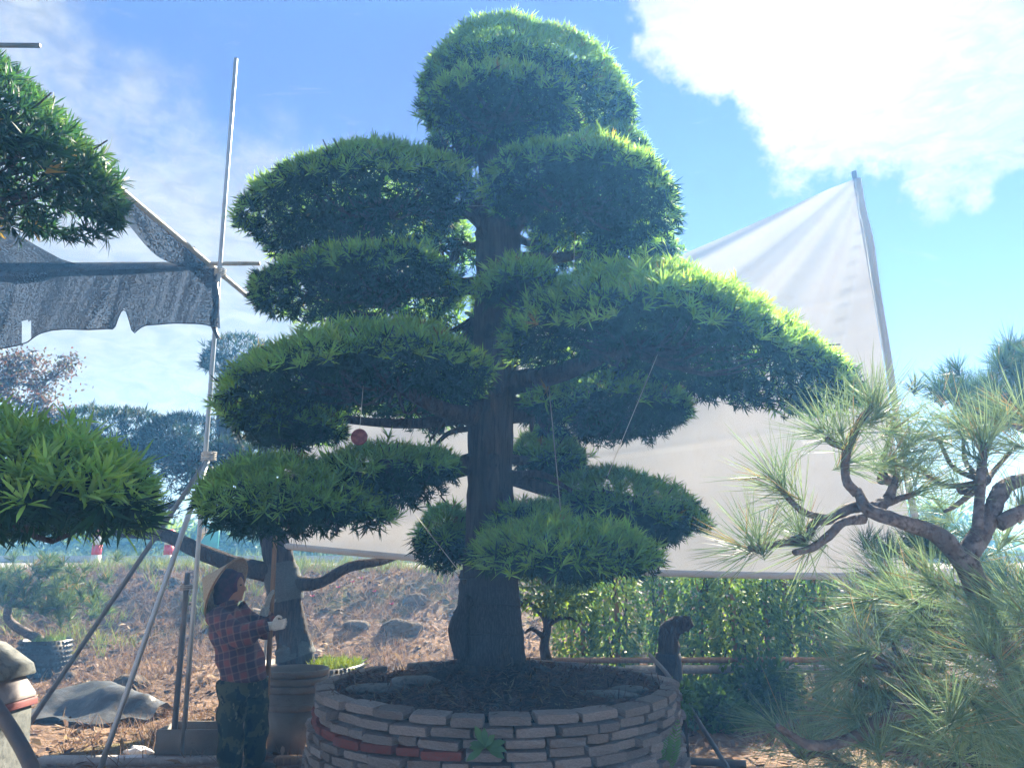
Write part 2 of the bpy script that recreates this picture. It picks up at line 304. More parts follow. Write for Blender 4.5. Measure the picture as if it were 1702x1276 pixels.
YOUNG_LIT = np.array([.29, .50, .13]); MID = np.array([.18, .37, .11]); OLD_SHADED = np.array([.013, .042, .022])  # leaf-age tones, pushed apart to paint lit tops and shaded undersides
def dome(xl, yl, xr, yr, xt, yt, D, b=None, B=.25, arch=.0, yb=None, sd=0, dens=1.0, spacing=.047, L=.084, W=.0095,
         nl=13, young_lit=.75, seg=2, fill=1.35, p=.62, under=1.0, young_lit_c=YOUNG_LIT, mid_c=MID, old_shaded_c=OLD_SHADED, lump=.04):
    """a cloud-pruned pad of foliage: dome of shoots over a hollow underside"""
    g = np.random.default_rng(100+sd)
    Lp, Rp, Tp = P(xl, yl, D), P(xr, yr, D), P(xt, yt, D)
    a = abs(Rp[0]-Lp[0])/2; a -= L*.45; c = (Lp+Rp)/2; tilt = (Rp[2]-Lp[2])/2
    b = b if b is not None else a*.75
    sk = (Tp[0]-c[0])/a*.5
    xn = (Tp[0]-c[0])/a; c[2] += arch
    H = Tp[2]-(c[2]+tilt*xn)-L*.55
    Bz = B*H if yb is None else P((xl+xr)/2, yb, D)[2]-c[2]+L*.4
    ph = g.uniform(0, 6.28, 4); l1 = Lump(sd+3, 4.2); l2 = Lump(sd+5, 9.0)
    def rim(th): return 1+.07*np.sin(2*th+ph[0])*.6+.06*np.sin(3*th+ph[1])+.04*np.sin(5*th+ph[2])+.025*np.sin(8*th+ph[3])
    def prof(r): return np.maximum(1-r**2.1, 0)**p
    def surf(r, th, Hh, top=True):
        k = rim(th); x = a*r*np.cos(th)*k; y = b*r*np.sin(th)*k
        f = prof(r) if top else np.maximum(1-r*r, 0)
        x = x+sk*a*f*(1 if top else .4)
        zr = tilt*x/a-arch*(x/a)**2
        X = np.stack([c[0]+x, np.full_like(x, c[1])+y, c[2]+zr+Hh*f], 1)
        if top: X[:, 2] += lump*l1(X*1.0)+lump*.5*l2(X)
        return X
    rr = np.linspace(0, 1, 200); zz = H*prof(rr); R_ = rr*math.sqrt(a*b)
    ds = np.sqrt(np.diff(R_)**2+np.diff(zz)**2)*(R_[1:]+R_[:-1])*.5*2*np.pi; cum = np.concatenate([[0], np.cumsum(ds)])
    n = max(30, int(cum[-1]/spacing**2*dens)); i = np.arange(n)+.5
    r = np.interp(i/n*cum[-1], cum, rr); th = i*2.399963+g.normal(0, .08, n); r = np.clip(r+g.normal(0, .008, n), 0, 1)
    X = surf(r, th, H); e = 1e-3
    dth = surf(r, th+e, H)-X; r2 = np.clip(r-e, 0, 1); dr = X-surf(r2, th, H)
    nn = nrm(np.cross(dr, dth)); nn[nn[:, 2] < -.2] *= -1
    nn = nrm(nn+np.array([0, 0, 1e-3])); nn = np.where(np.isfinite(nn), nn, np.array([0, 0, 1.]))
    X = X-nn*(g.uniform(0, .04, n))[:, None]; stray = g.uniform(0, 1, n) < .035; X[stray] += nn[stray]*g.uniform(.02, .065, (stray.sum(), 1))
    ax = nrm(nn*.8+np.array([0, 0, .45])+g.normal(0, .24, nn.shape))
    yv = np.clip(young_lit+.35*l2(X*.7)+g.normal(0, .22, n)-.35*(r > .93), 0, 1)[:, None]
    col = mid_c*(1-yv)+young_lit_c*yv
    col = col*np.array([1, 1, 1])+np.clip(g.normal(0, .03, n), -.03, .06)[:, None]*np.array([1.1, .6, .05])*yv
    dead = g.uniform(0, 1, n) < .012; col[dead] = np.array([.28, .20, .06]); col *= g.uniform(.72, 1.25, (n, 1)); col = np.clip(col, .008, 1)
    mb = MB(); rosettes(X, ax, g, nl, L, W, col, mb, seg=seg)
    # older leaves in the body and underside, darkened further to paint in shade
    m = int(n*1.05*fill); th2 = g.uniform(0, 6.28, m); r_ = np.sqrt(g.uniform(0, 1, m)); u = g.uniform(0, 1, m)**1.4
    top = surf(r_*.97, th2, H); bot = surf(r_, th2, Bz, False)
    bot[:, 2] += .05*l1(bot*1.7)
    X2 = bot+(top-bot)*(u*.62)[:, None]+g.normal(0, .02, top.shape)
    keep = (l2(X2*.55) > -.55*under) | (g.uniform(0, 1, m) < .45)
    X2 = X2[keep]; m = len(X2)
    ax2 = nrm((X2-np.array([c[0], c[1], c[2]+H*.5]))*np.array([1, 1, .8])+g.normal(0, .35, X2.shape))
    col2 = old_shaded_c*g.uniform(.7, 1.5, (m, 1))
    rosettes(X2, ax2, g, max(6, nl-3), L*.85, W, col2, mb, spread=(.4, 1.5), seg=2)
    info = dict(c=c, a=a, b=b, H=H, Bz=Bz, bot=surf, top=Tp)
    return mb, info
def twigs(info, root, g, k, r0=.011, parts=None):
    mb = MB()
    for j in range(k):
        th = g.uniform(0, 6.28); r = math.sqrt(g.uniform(.15, .95)); e = info['bot'](np.array([r]), np.array([th]), info['Bz'], False)[0]
        t2 = info['c']+np.array([0, 0, info['Bz']]); mid = root*.35+e*.35+t2*.3+g.normal(0, .05, 3)
        e = e+np.array([0, 0, max(info['H']-info['Bz'], .1)*.45])
        mb.add(*tube([root, mid, e], [r0*1.3, r0*.8, r0*.3], 9, 5, .15, False, sd=j))
    return mb

# ------------------------------------------------------------------ ground, road
def sstep(x, a, b):
    t = np.clip((x-a)/(b-a), 0, 1); return t*t*(3-2*t)
lg1, lg2, lg3 = Lump(1, 1.3), Lump(2, 3.5), Lump(3, 8.0)
ROADZ = 1.43
def gz(x, y):
    x = np.asarray(x, float); y = np.asarray(y, float); X = np.stack([x, y, 0*x], -1).reshape(-1, 3)
    k = (1-sstep(y, 13.2, 14.2))*(1-.85*(1-sstep(np.abs(x), 0, 0.001))*0)
    bump = (lg1(X).reshape(x.shape)*.07+lg2(X).reshape(x.shape)*.045+lg3(X).reshape(x.shape)*.018)*k*sstep(y, 6.2, 9.5)
    tilt = np.clip((y-14.6)/4.6, 0, 1)*.10
    return sstep(y, 8.6, 14.0)*ROADZ*(.62+.38*sstep(y, 11.0, 14.0))+bump+tilt*(y > 14.6)-0.0
xs = np.concatenate([[-40, -30, -18], np.arange(-12, 12.01, .14), [18, 30, 40]])
ys = np.concatenate([[-6, -2, 0], np.arange(3, 15, .14), [15.5, 16.5, 18, 19.3, 22, 26, 35, 48, 62]])
XX, YY = np.meshgrid(xs, ys); ZZ = gz(XX, YY); nx = len(xs); ny = len(ys)
i = np.arange(nx*ny).reshape(ny, nx)
q = np.stack([i[:-1, :-1].ravel(), i[:-1, 1:].ravel(), i[1:, 1:].ravel(), i[1:, :-1].ravel()], 1)
g_o = link('ground', mesh_np('ground', np.stack([XX, YY, ZZ], -1), [q], smooth=True), M['ground']); tag(g_o, 'rough brown earth rising as a bank towards the road', kind='structure')
def G(x, y): return float(gz(np.array([x]), np.array([y]))[0])
rx = np.linspace(-39, 39, 41); V = []
for yy in (14.7, 19.0): V += [[x, yy, G(x, yy)+.006] for x in rx]
k = np.arange(40); road = link('road', mesh_np('road', V, [np.stack([k, k+1, k+42, k+41], 1)]), M['road']); tag(road, 'pale asphalt road on top of the bank', kind='structure')
kb = MB(); kb.add(*box((0, 19.18, ROADZ+.10+.06), (78, .25, .22))); ko = kb.build('road_kerb', M['concrete']); tag(ko, 'low concrete kerb along the far side of the road', kind='structure')

yx = np.linspace(-9, 9, 37); yy_ = np.linspace(-5, 5.6, 23); YX, YV = np.meshgrid(yx, yy_); i = np.arange(37*23).reshape(23, 37)
yd = link('bounce_yard', mesh_np('bounce_yard', np.stack([YX, YV, gz(YX, YV)+.006], -1), [np.stack([i[:-1, :-1].ravel(), i[:-1, 1:].ravel(), i[1:, 1:].ravel(), i[1:, :-1].ravel()], 1)]), M['concrete']); tag(yd, 'unseen pale concrete ground added to bounce light upwards', kind='structure')  # out-of-view sheet added to throw sunlight back as fill

# ------------------------------------------------------------------ road posts
def road_post(px, y, label):
    x = P(px, 930, y)[0]; z = G(x, y)-.02
    e = empty('road_post', (x, y, z), label, 'road post', 'red and white posts along the road')
    bands = [(0, .28, 'whitepaint', 'white_band'), (.28, .46, 'redpaint', 'red_band'), (.46, .62, 'whitepaint', 'white_band'), (.62, .74, 'redpaint', 'red_band')]
    for a, b, m_, nm in bands:
        link(nm, MB().add(*lathe([(0, a), (.085, a), (.085, b), (.0, b)] if b < .7 else [(0, a), (.085, a), (.085, b-.03), (.05, b), (0, b)], (x, y, z), 18)).me('b', True), M[m_], e)
road_post(159, 14.45, 'red and white striped post at road edge, left of two')
road_post(279, 14.45, 'red and white striped post beside scaffold pipes, right of two')

# ------------------------------------------------------------------ brick planter
PC = np.array([P(826, 1140, 5.2)[0], 5.2]); PR = 1.13; PH = .85; CO = .052
pl_o = empty('brick_planter', (PC[0], PC[1], 0), 'round dry-laid brick planter holding the big cloud-pruned tree', 'planter')
def batter(z): return PR+.075*(1-z/PH)
core = MB().add(*lathe([(batter(0)-.1, -.02), (batter(PH)-.1, PH-.06), (batter(PH)-.16, PH-.06), (.9, PH-.12)], (PC[0], PC[1], 0), 64)); core.build('inner_wall', M['core'], pl_o)
def brick_mesh(sd, m_, chip=.008):
    bm = bmesh.new(); bmesh.ops.create_cube(bm, size=1); 
    for v in bm.verts: v.co.x *= 1; 
    bmesh.ops.subdivide_edges(bm, edges=bm.edges[:], cuts=1, use_grid_fill=True)
    g = random.Random(sd)
    for v in bm.verts:
        c = v.co; k = sum(abs(abs(t)-.5) < 1e-4 for t in c)
        s = {3: .88, 2: .95, 1: 1.0}.get(k, 1)
        v.co = Vector((c.x*(1-(1-s)*.35)+g.gauss(0, .012), c.y*(1-(1-s)*.6)+g.gauss(0, .022), c.z*s+g.gauss(0, .02)))
    me = bpy.data.meshes.new('brick'); bm.to_mesh(me); bm.free(); me.materials.append(m_)
    for p_ in me.polygons: p_.use_smooth = False
    return me
BM = [brick_mesh(s, M['brick']) for s in range(12)]; RM = [brick_mesh(s+50, M['redbrick']) for s in range(4)]
nco = 10; rb = random.Random(4); nb = 0
for k in range(nco):
    z = PH-CO*(k+.5); top = (k == 0); rad = batter(z)-.058; th = rb.uniform(0, .2)-math.pi
    lim = math.pi if k < 1 else math.radians(112)
    while th < math.pi-.02:
        Lb = rb.choice([.2, .205, .19, .18, .2, .1, .13, .21]) if not top else rb.choice([.2, .215, .19, .225, .16])
        ang = (Lb+rb.uniform(.01, .024)+(.012 if top else 0))/batter(z); mid = th+ang/2; th += ang
        # angle measured from the direction that faces the camera (-y)
        if abs(mid) > lim: continue
        if th > math.pi: Lb *= .6
        if top and abs(mid) > 2.2 and rb.random() < .25: continue
        red = (k == 3 and -1.45 < mid < -.22) or (k == 2 and -1.62 < mid < -1.1)
        me = rb.choice(RM if red else BM); o = bpy.data.objects.new('brick', me); C.objects.link(o); o.parent = pl_o
        rr = rad+rb.gauss(0, .013)+(.0 if top else 0)
        o.location = (rr*math.sin(mid), -rr*math.cos(mid), z+rb.gauss(0, .003)+(.004 if top else 0))
        o.rotation_euler = (rb.gauss(0, .018)+.06, rb.gauss(0, .014), mid+rb.gauss(0, .03))
        o.scale = (Lb, .115, (CO-.007)*rb.uniform(.94, 1.04)); nb += 1
# soil with a mound, mulch, slabs
rr_ = np.linspace(0, 1, 26); V = []; thn = 72; ls = Lump(8, 5.0); ls2 = Lump(9, 14.0)
TB = np.array([P(815, 1105, 5.2)[0], 5.22])
def soilz(x, y):
    r = np.hypot(x-TB[0], y-TB[1]); X = np.stack([x, y, 0*x], -1).reshape(-1, 3)
    return PH-.032+.12*np.exp(-(r/.5)**2)+.02*ls(X).reshape(x.shape)+.008*ls2(X).reshape(x.shape)
tt = np.linspace(0, 2*np.pi, thn, endpoint=False); RR, TT = np.meshgrid(rr_*(PR-.10), tt, indexing='ij')
sx = PC[0]+RR*np.cos(TT); sy = PC[1]+RR*np.sin(TT); sz = soilz(sx, sy); V = np.stack([sx, sy, sz], -1).reshape(-1, 3)
a_ = np.arange(thn); b_ = (a_+1) % thn
q = np.concatenate([np.stack([k*thn+a_, (k+1)*thn+a_, (k+1)*thn+b_, k*thn+b_], 1) for k in range(25)])
link('soil', mesh_np('soil', V, [q], smooth=True), M['soil'], pl_o)
g = np.random.default_rng(21); m = 9000; r = np.sqrt(g.uniform(0, 1, m))*(PR-.08); t = g.uniform(0, 6.28, m)
x = PC[0]+r*np.cos(t); y = PC[1]+r*np.sin(t); p_ = np.stack([x, y, soilz(x, y)+g.uniform(.0, .02, m)], 1)
d = nrm(np.stack([g.normal(0, 1, m), g.normal(0, 1, m), g.normal(.05, .22, m)], 1))
cc = np.array([.10, .058, .042])*g.uniform(.4, 1.7, (m, 1))*np.array([1, 1, 1]); cc[g.uniform(0, 1, m) < .1] = (.22, .16, .1)
mb = MB(); leaves(p_, d, np.tile([0, 0, 1.], (m, 1))+g.normal(0, .3, (m, 3)), g.uniform(.04, .1, m), g.uniform(.006, .012, m), [0, .5, 1], [.5, 1, 0], cc, g.normal(0, .15, m), mb)
o = mb.build('leaf_mulch', M['straw'], pl_o); o['kind'] = 'stuff'
for px, py, Dd, s, sd in [(625, 1140, 4.95, (.2, .12, .03), 1), (690, 1128, 5.05, (.16, .1, .03), 2), (1000, 1140, 4.8, (.19, .1, .028), 3), (1045, 1128, 4.95, (.12, .07, .025), 4)]:
    q_ = P(px, py, Dd); zz = float(soilz(np.array([q_[0]]), np.array([q_[1]]))[0])
    MB().add(*blob((q_[0], q_[1], zz+.012), s, sd, .16, 2)).build('stone_slab', M['slab'], pl_o, True)

# ------------------------------------------------------------------ main tree
tree = empty('cloud_pruned_podocarpus', (TB[0], TB[1], PH), 'tall cloud-pruned podocarpus growing in the round brick planter', 'tree')
TD = 5.22
tp = [P(818, 1118, TD), P(817, 1060, TD), P(815, 960, TD), P(813, 850, TD), P(815, 720, TD), P(822, 600, TD), P(826, 480, TD), P(828, 390, TD), P(822, 310, TD), P(814, 240, TD), P(830, 150, TD), P(860, 90, TD)]
tr = [.215, .185, .178, .158, .15, .155, .152, .16, .105, .088, .06, .03]
trunk = MB().add(*tube(tp, tr, 90, 36, .05, True, .055, 3)).build('trunk', M['bark'], tree, True)
# dark cloth wound round the foot of the trunk
wr = MB(); wr.add(*tube([P(817, 1098, TD), P(815, 1030, TD), P(813, 985, TD), P(814, 948, TD)], [.218, .212, .2, .194], 40, 26, .022, False, .02, 5))
wr.add(*tube([P(770, 1092, TD-.13), P(763, 1040, TD-.12), P(782, 990, TD-.16)], [.06, .07, .04], 14, 10, .06, True, .05, 6))
wr.build('trunk_wrap', M['wrap'], tree, True)
wb = MB()
for yy in (958, 1002, 1050): wb.add(*tube([P(815, yy, TD)+np.array([.206*math.cos(t)*(1+.05*(yy-958)/92), .206*math.sin(t)*(1+.05*(yy-958)/92), .01*math.sin(3*t)]) for t in np.linspace(0, 6.28, 26)], .006, 60, 5, 0, False))
wb.build('wrap_cord', M['wrap'], tree)
for k, (dx, dy, ln) in enumerate([(-.36, -.16, .35), (.26, -.22, .4), (.4, .05, .35), (-.42, .1, .3)]):   # surface roots
    s0 = np.array([TB[0]+dx*.45, TB[1]+dy*.45, PH+.08]); s1 = np.array([TB[0]+dx*.8, TB[1]+dy*.8, float(soilz(np.array([TB[0]+dx*.8]), np.array([TB[1]+dy*.8]))[0])+.02])
    s2 = np.array([TB[0]+dx*1.3, TB[1]+dy*1.3, float(soilz(np.array([TB[0]+dx*1.3]), np.array([TB[1]+dy*1.3]))[0])-.03])
    MB().add(*tube([s0, s1, s2], [.05, .035, .012], 12, 8, .1, sd=k)).build('surface_root', M['bark'], tree, True)
PADS = [
 ((380, 712, 585, 718, 470, 655, 4.95), dict(b=.35, yb=748, sd=25, young_lit=.3), (812, 690)),  # xl yl xr yr xt yt D  kw, branch root (px,py), twigs
 ((690, 180, 1058, 222, 880, 58, 5.4), dict(b=.75, B=-.08, sd=1, young_lit=.7), (838, 200)),
 ((697, 190, 962, 188, 832, 120, 4.6), dict(b=.42, yb=205, sd=2, young_lit=1.0), (820, 235)),
 ((705, 240, 815, 250, 758, 180, 5.2), dict(b=.3, yb=300, sd=3, dens=.7, young_lit=.3, fill=1), (815, 270)),
 ((790, 325, 1145, 380, 965, 248, 4.75), dict(b=.66, B=-.02, sd=4, young_lit=.8, arch=.03), (840, 340)),
 ((935, 270, 1105, 310, 1015, 208, 5.5), dict(b=.4, B=.2, sd=5, young_lit=.6), (850, 330)),
 ((945, 440, 1135, 425, 1055, 374, 5.8), dict(b=.5, yb=490, sd=6, young_lit=.45), (850, 430)),
 ((402, 400, 792, 345, 600, 268, 5.0), dict(b=.78, B=-.12, sd=7, young_lit=.8, arch=.03), (805, 345)),
 ((416, 512, 790, 485, 610, 420, 4.95), dict(b=.64, B=-.08, sd=8, young_lit=.85, arch=.04), (812, 470)),
 ((780, 485, 950, 488, 865, 424, 4.45), dict(b=.27, B=.1, sd=9, young_lit=.5), (826, 520)),
 ((370, 698, 832, 638, 620, 548, 4.65), dict(b=.82, B=-.12, sd=10, young_lit=.95, arch=.10), (815, 700)),
 ((820, 580, 1402, 670, 1140, 464, 4.6), dict(b=.9, B=.08, sd=11, young_lit=1.0, arch=.10), (835, 640)),
 ((860, 690, 1160, 690, 1010, 600, 5.6), dict(b=.6, yb=745, sd=12, young_lit=.3), (840, 690)),
 ((322, 852, 645, 862, 450, 748, 4.4), dict(b=.42, yb=908, sd=13, young_lit=.6, p=.5), (800, 770)),
 ((470, 825, 768, 785, 665, 726, 4.65), dict(b=.38, yb=868, sd=14, young_lit=.4, p=.5), (800, 760)),
 ((912, 850, 1182, 880, 1010, 772, 5.5), dict(b=.45, yb=918, sd=15, young_lit=.42, p=.5), (840, 790)),
 ((848, 770, 985, 775, 905, 704, 5.8), dict(b=.4, yb=815, sd=16, young_lit=.25), (840, 760)),
 ((765, 938, 1114, 946, 915, 840, 4.4), dict(b=.42, yb=962, sd=17, young_lit=.95, p=.55, L=.095), (820, 905)),
 ((683, 905, 800, 900, 748, 830, 5.55), dict(b=.35, yb=955, sd=18, young_lit=.2), (815, 890)),
 ((800, 885, 965, 880, 872, 826, 4.95), dict(b=.3, B=0, sd=19, young_lit=.45), (825, 890)),
 ((690, 420, 800, 425, 750, 352, 5.6), dict(b=.3, yb=450, sd=20, young_lit=.3, dens=.5, fill=.7), (815, 400)),
 ((868, 420, 965, 430, 915, 350, 5.7), dict(b=.3, yb=455, sd=21, young_lit=.6, dens=.6, fill=.7), (850, 390)),
 ((650, 690, 795, 690, 730, 625, 5.3), dict(b=.3, yb=728, sd=22, young_lit=.3, dens=.6, fill=.8), (800, 700)),
 ((850, 680, 960, 690, 900, 600, 5.3), dict(b=.3, yb=730, sd=23, young_lit=.3, dens=.45, fill=.8), (840, 660)),
 ((700, 560, 850, 545, 780, 470, 5.5), dict(b=.3, yb=590, sd=24, young_lit=.3, dens=.5, fill=.8), (825, 540)),
]
g = np.random.default_rng(5)
for args, kw, root in PADS:
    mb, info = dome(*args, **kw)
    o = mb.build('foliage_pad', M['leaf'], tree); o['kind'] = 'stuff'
    r0 = P(root[0], root[1], TD); hub = info['c']+np.array([0, 0, max(info['Bz'], -.02)+(info['H']-info['Bz'])*.35])
    hub = hub*.85+r0*.15; sz_ = .02+.045*min(1, info['a'])
    mid = r0*.5+hub*.5+np.array([0, 0, -.05])
    MB().add(*tube([r0, mid, hub, hub+(hub-r0)*.25], [sz_*1.3, sz_, sz_*.6, sz_*.2], 22, 9, .08, sd=int(args[0]))).build('branch', M['bark'], tree, True)
    o = twigs(info, hub*.8+mid*.2, g, int(16+40*info['a'])).build('twigs', M['bark'], tree); o['kind'] = 'stuff'
kg = np.random.default_rng(55)
for k, (py_, an, sz_) in enumerate([(905, -1.9, .05), (830, -.9, .045), (770, -1.4, .04), (690, -2.3, .05), (655, -1.1, .045), (560, -1.7, .04), (450, -1.2, .05), (400, -2.0, .04)]):   # pruning scars
    c_ = P(815, py_, TD); MB().add(*blob(c_+np.array([.148*math.cos(an), .148*math.sin(an), 0]), (sz_, sz_, sz_*1.35), 700+k, .25, 3, 3)).build('pruning_scar', M['bark'], tree, True)
# bare stub limbs seen beside the trunk
for a_, b_, c_, rr in [((778, 712), (745, 720), (715, 750), .022), ((790, 690), (750, 690), (712, 735), .016), ((778, 775), (758, 772), (735, 770), .03), ((850, 790), (900, 788), (950, 815), .03), ((845, 400), (870, 365), (900, 345), .05), ((815, 390), (770, 352), (700, 350), .045)]:
    MB().add(*tube([P(*a_, TD-.05), P(*b_, TD-.1), P(*c_, TD-.2)], [rr, rr*.8, rr*.4], 14, 8, .08, sd=a_[0])).build('branch', M['bark'], tree, True)

# hanging disc tag and guy strings
def strand(name, pts, r, m_, label, cat, group=None, sag=0):
    o = MB().add(*tube(pts, r, None, 5, 0, True)).build(name, M[m_]); return tag(o, label, cat, group)
tc_ = P(597, 726, 4.18); tg = empty('disc_tag', tuple(tc_), 'round purple-brown disc tag hanging below the left foliage pad', 'tag')
V, q, _ = lathe([(0, -.004), (.043, -.004), (.046, 0), (.043, .004), (0, .004)], (0, 0, 0), 28); V = V[:, [0, 2, 1]]+tc_
MB().add(V, q).build('disc', M['tag'], tg, True)
V, q, _ = lathe([(.034, -.001), (.034, .0065), (.037, .0065), (.037, -.001)], (0, 0, 0), 28); V = V[:, [0, 2, 1]]*[1, -1, 1]+tc_; MB().add(V, q).build('raised_ring', M['tag'], tg, True)
MB().add(*tube([tc_+[0, 0, .044], tc_+[.002, .01, .12], tc_+[0, .05, .3]], .0015, 8, 4)).build('hanging_wire', M['wire'], tg)
strand('guy_string', [P(1105, 560, 4.5), P(1010, 790, 4.6)], .0022, 'wire', 'long slanting string from big right pad down to dark pad', 'string')
strand('guy_string', [P(912, 640, 4.9), P(932, 850, 4.5)], .0022, 'wire', 'near-vertical string ending on the lowest front foliage pad', 'string')
strand('guy_string', [P(956, 385, 4.9), P(952, 480, 4.8)], .0025, 'wire', 'short vertical string below the upper right pad beside trunk', 'string')
strand('guy_string', [P(775, 343, 4.95), P(850, 340, 5.0)], .0022, 'wire', 'taut horizontal string across the trunk at the upper fork', 'string')
strand('guy_string', [P(690, 855, 4.9), P(760, 945, 4.9)], .0022, 'wire', 'slanting string left of trunk over the small dark ball', 'string')

# ------------------------------------------------------------------ white sheet behind the tree
SD = 8.2
TRc, BRc = P(1416, 300, SD), P(1530, 955, SD); BLc, TLc = P(452, 902, SD+.7), P(478, 640, SD+.7)
sh = empty('white_sheet', (float(BRc[0]), SD, 0), 'huge white cloth sheet hung on leaning pole behind the big tree', 'sheet')
nu, nv = 130, 140; u = np.linspace(0, 1, nu); v = np.linspace(0, 1, nv); UU, VV = np.meshgrid(u, v)
A = (TLc[None, None]*(1-UU)[..., None]+TRc[None, None]*UU[..., None])*(1-VV)[..., None]+(BLc[None, None]*(1-UU)[..., None]+BRc[None, None]*UU[..., None])*VV[..., None]
A[..., 2] += -.16*np.sin(np.pi*UU)*(1-VV)-.10*np.sin(np.pi*UU)*VV-.06*np.sin(np.pi*UU*.5)**8*0
ang = np.arctan2(VV+.02, 1.03-UU); rad_ = np.hypot(VV, 1-UU)
wr_ = np.sin(ang*15+2.2*rad_*rad_+.8*np.sin(ang*6))*.075*np.exp(-((rad_-.45)/.38)**2)*(ang < 1.35)+.010*np.sin(ang*33+3*rad_+2)*np.exp(-((rad_-.3)/.25)**2)
wr_ = wr_+.05*np.sin(VV*5+UU*4)+.018*np.sin(VV*17+UU*9)*VV+.02*np.sin((VV*1.3+UU*.25)*26)*np.exp(-((UU-.12)/.22)**2)*VV
for k_ in (.30, .62): wr_ = wr_-.012*np.exp(-((VV-k_)/.010)**2)
A[..., 1] += wr_
i = np.arange(nu*nv).reshape(nv, nu); q = np.stack([i[:-1, :-1].ravel(), i[:-1, 1:].ravel(), i[1:, 1:].ravel(), i[1:, :-1].ravel()], 1)
M['cloth'] = mat('white_cloth', (.54, .55, .57), .85, .15, [(1.2, (.48, .49, .51), .45, .7, 4, U), (9, (.50, .50, .505), .55, .75, 4, U)], (160, .15, U, .003), trans=.13)
link('cloth', mesh_np('cloth', A, [q], smooth=True), M['cloth'], sh)
hem = [A[-1, k]+np.array([0, -.02, -.02]) for k in range(0, nu, 6)]+[A[-1, -1]+np.array([0, -.02, -.02])]
MB().add(*tube(hem, .035, 70, 8)).build('rolled_hem', M['cloth'], sh, True)
MB().add(*tube([A[k, -1]+np.array([.05, -.02, 0]) for k in range(0, nv-4, 12)]+[A[-1, -1]+[.05, -.02, 0]], .036, 50, 10)).build('pole_sleeve', M['cloth'], sh, True)
pd = nrm(TRc-BRc); b0 = BRc-pd*((BRc[2]-G(BRc[0], BRc[1])+.1)/pd[2])
MB().add(*tube([b0+[.05, .02, 0], TRc+[.05, .02, 0]+pd*.12], .03, 12, 10)).build('pole', M['steel'], sh, True)
pl0 = BLc*1.0; MB().add(*tube([[pl0[0]-.02, pl0[1]+.03, G(pl0[0], pl0[1])-.1], TLc+[0, .03, .05]], .016, 10, 8)).build('pole', M['steel'], sh, True)

# ------------------------------------------------------------------ scaffold pipes on the left
def pipe(pts, r, m_, label, cat='pipe', group=None, name='scaffold_pipe', nodes=0):
    e = empty(name, tuple(np.asarray(pts[0])), label, cat, group)
    MB().add(*tube(pts, r, max(2, len(pts)*4), 12)).build('tube', M[m_], e, True)
    d = nrm(np.asarray(pts[-1], float)-np.asarray(pts[0], float)); Lh = np.linalg.norm(np.asarray(pts[-1])-np.asarray(pts[0]))
    for k in range(nodes):
        c = np.asarray(pts[0])+d*Lh*(k+.5)/nodes; MB().add(*tube([c-d*.012, c, c+d*.012], [r*1.0, r*1.14, r*1.0], 5, 10)).build('node_ring', M[m_], e, True)
    return e
mt, mbm = P(392, 98, 6.8), P(300, 1290, 6.8); mbm[2] = G(mbm[0], 6.8)-.05
pipe([mt, mbm], .020, 'steel', 'tall upright steel mast with a free end high in sky', 'scaffold pipe')
s1 = P(345, 765, 6.72); s2 = P(160, 1285, 6.3); s2[2] = G(s2[0], 6.3)-.03
pipe([s1+(s1-s2)*.0, s2], .022, 'steel', 'shiny steel strut slanting down left from the mast', 'scaffold pipe')
s3 = P(352, 753, 6.76); s4 = P(45, 1205, 7.05); s5 = s4+(s4-s3)*((s4[2]-G(s4[0], 7.1))/(s3[2]-s4[2])); s5[2] -= .02
pipe([s3, s5], .021, 'darksteel', 'dark strut slanting furthest left from mast to ground', 'scaffold pipe')
s6, s7 = P(312, 952, 6.86), P(283, 1290, 6.82); s7[2] = G(s7[0], 6.82)-.05
pipe([s6, s7], .024, 'darksteel', 'short dark upright pipe strapped beside the foot of mast', 'scaffold pipe')
b1, b2 = P(-160, 441, 6.84), P(432, 438, 6.84)
pipe([b1, b2], .02, 'bamboo', 'horizontal bamboo bar carrying the black shade net', 'bamboo bar', name='bamboo_bar', nodes=9)
zz = P(365, 452, 6.9)[2]
pb1 = P(424, 503, 7.8); pb2 = P(150, 272, 5.15)
pipe([pb1, pb2], .024, 'bamboo', 'slanting-looking bamboo bar crossing the mast above the net', 'bamboo bar', name='bamboo_bar', nodes=6)
pipe([P(-200, 74, 3.3), P(66, 76, 3.3)], .012, 'darksteel', 'dark pipe end poking out above the upper left foliage', 'scaffold pipe')
pipe([P(-70, 1080, 3.0), P(30, 1230, 2.85), P(75, 1330, 2.75)], .024, 'darksteel', 'dark near pipe slanting across the bottom left corner', 'scaffold pipe')
def binding(c, ax, r, label, turns=4):
    ax = nrm(np.asarray(ax, float)); x = nrm(np.cross(ax, [.2, 1, .1])); y = np.cross(ax, x)
    pts = [np.asarray(c)+x*r*math.cos(t)+y*r*math.sin(t)+ax*(t/6.28-turns/2)*.016 for t in np.linspace(0, 6.28*turns, turns*10)]
    o = MB().add(*tube(pts, .006, len(pts), 5)).build('rope_binding', M['rope']); return tag(o, label, 'rope', 'rope bindings on scaffold')
binding(P(347, 758, 6.75), mt-mbm, .062, 'pale rope binding where struts meet the mast', 5)
binding(P(366, 452, 6.82), mt-mbm, .05, 'rope binding where the bamboo bars cross the mast', 4)
binding(P(311, 975, 6.84), mt-mbm, .055, 'wire binding joining short dark pipe to the mast', 3)
tail = [P(352, 775, 6.68), P(356, 790, 6.68), P(351, 815, 6.68), P(353, 832, 6.68)]
tag(MB().add(*tube(tail, .009, 14, 5)).build('rope_tail', M['rope']), 'loose pale rope end dangling from the strut joint', 'rope')

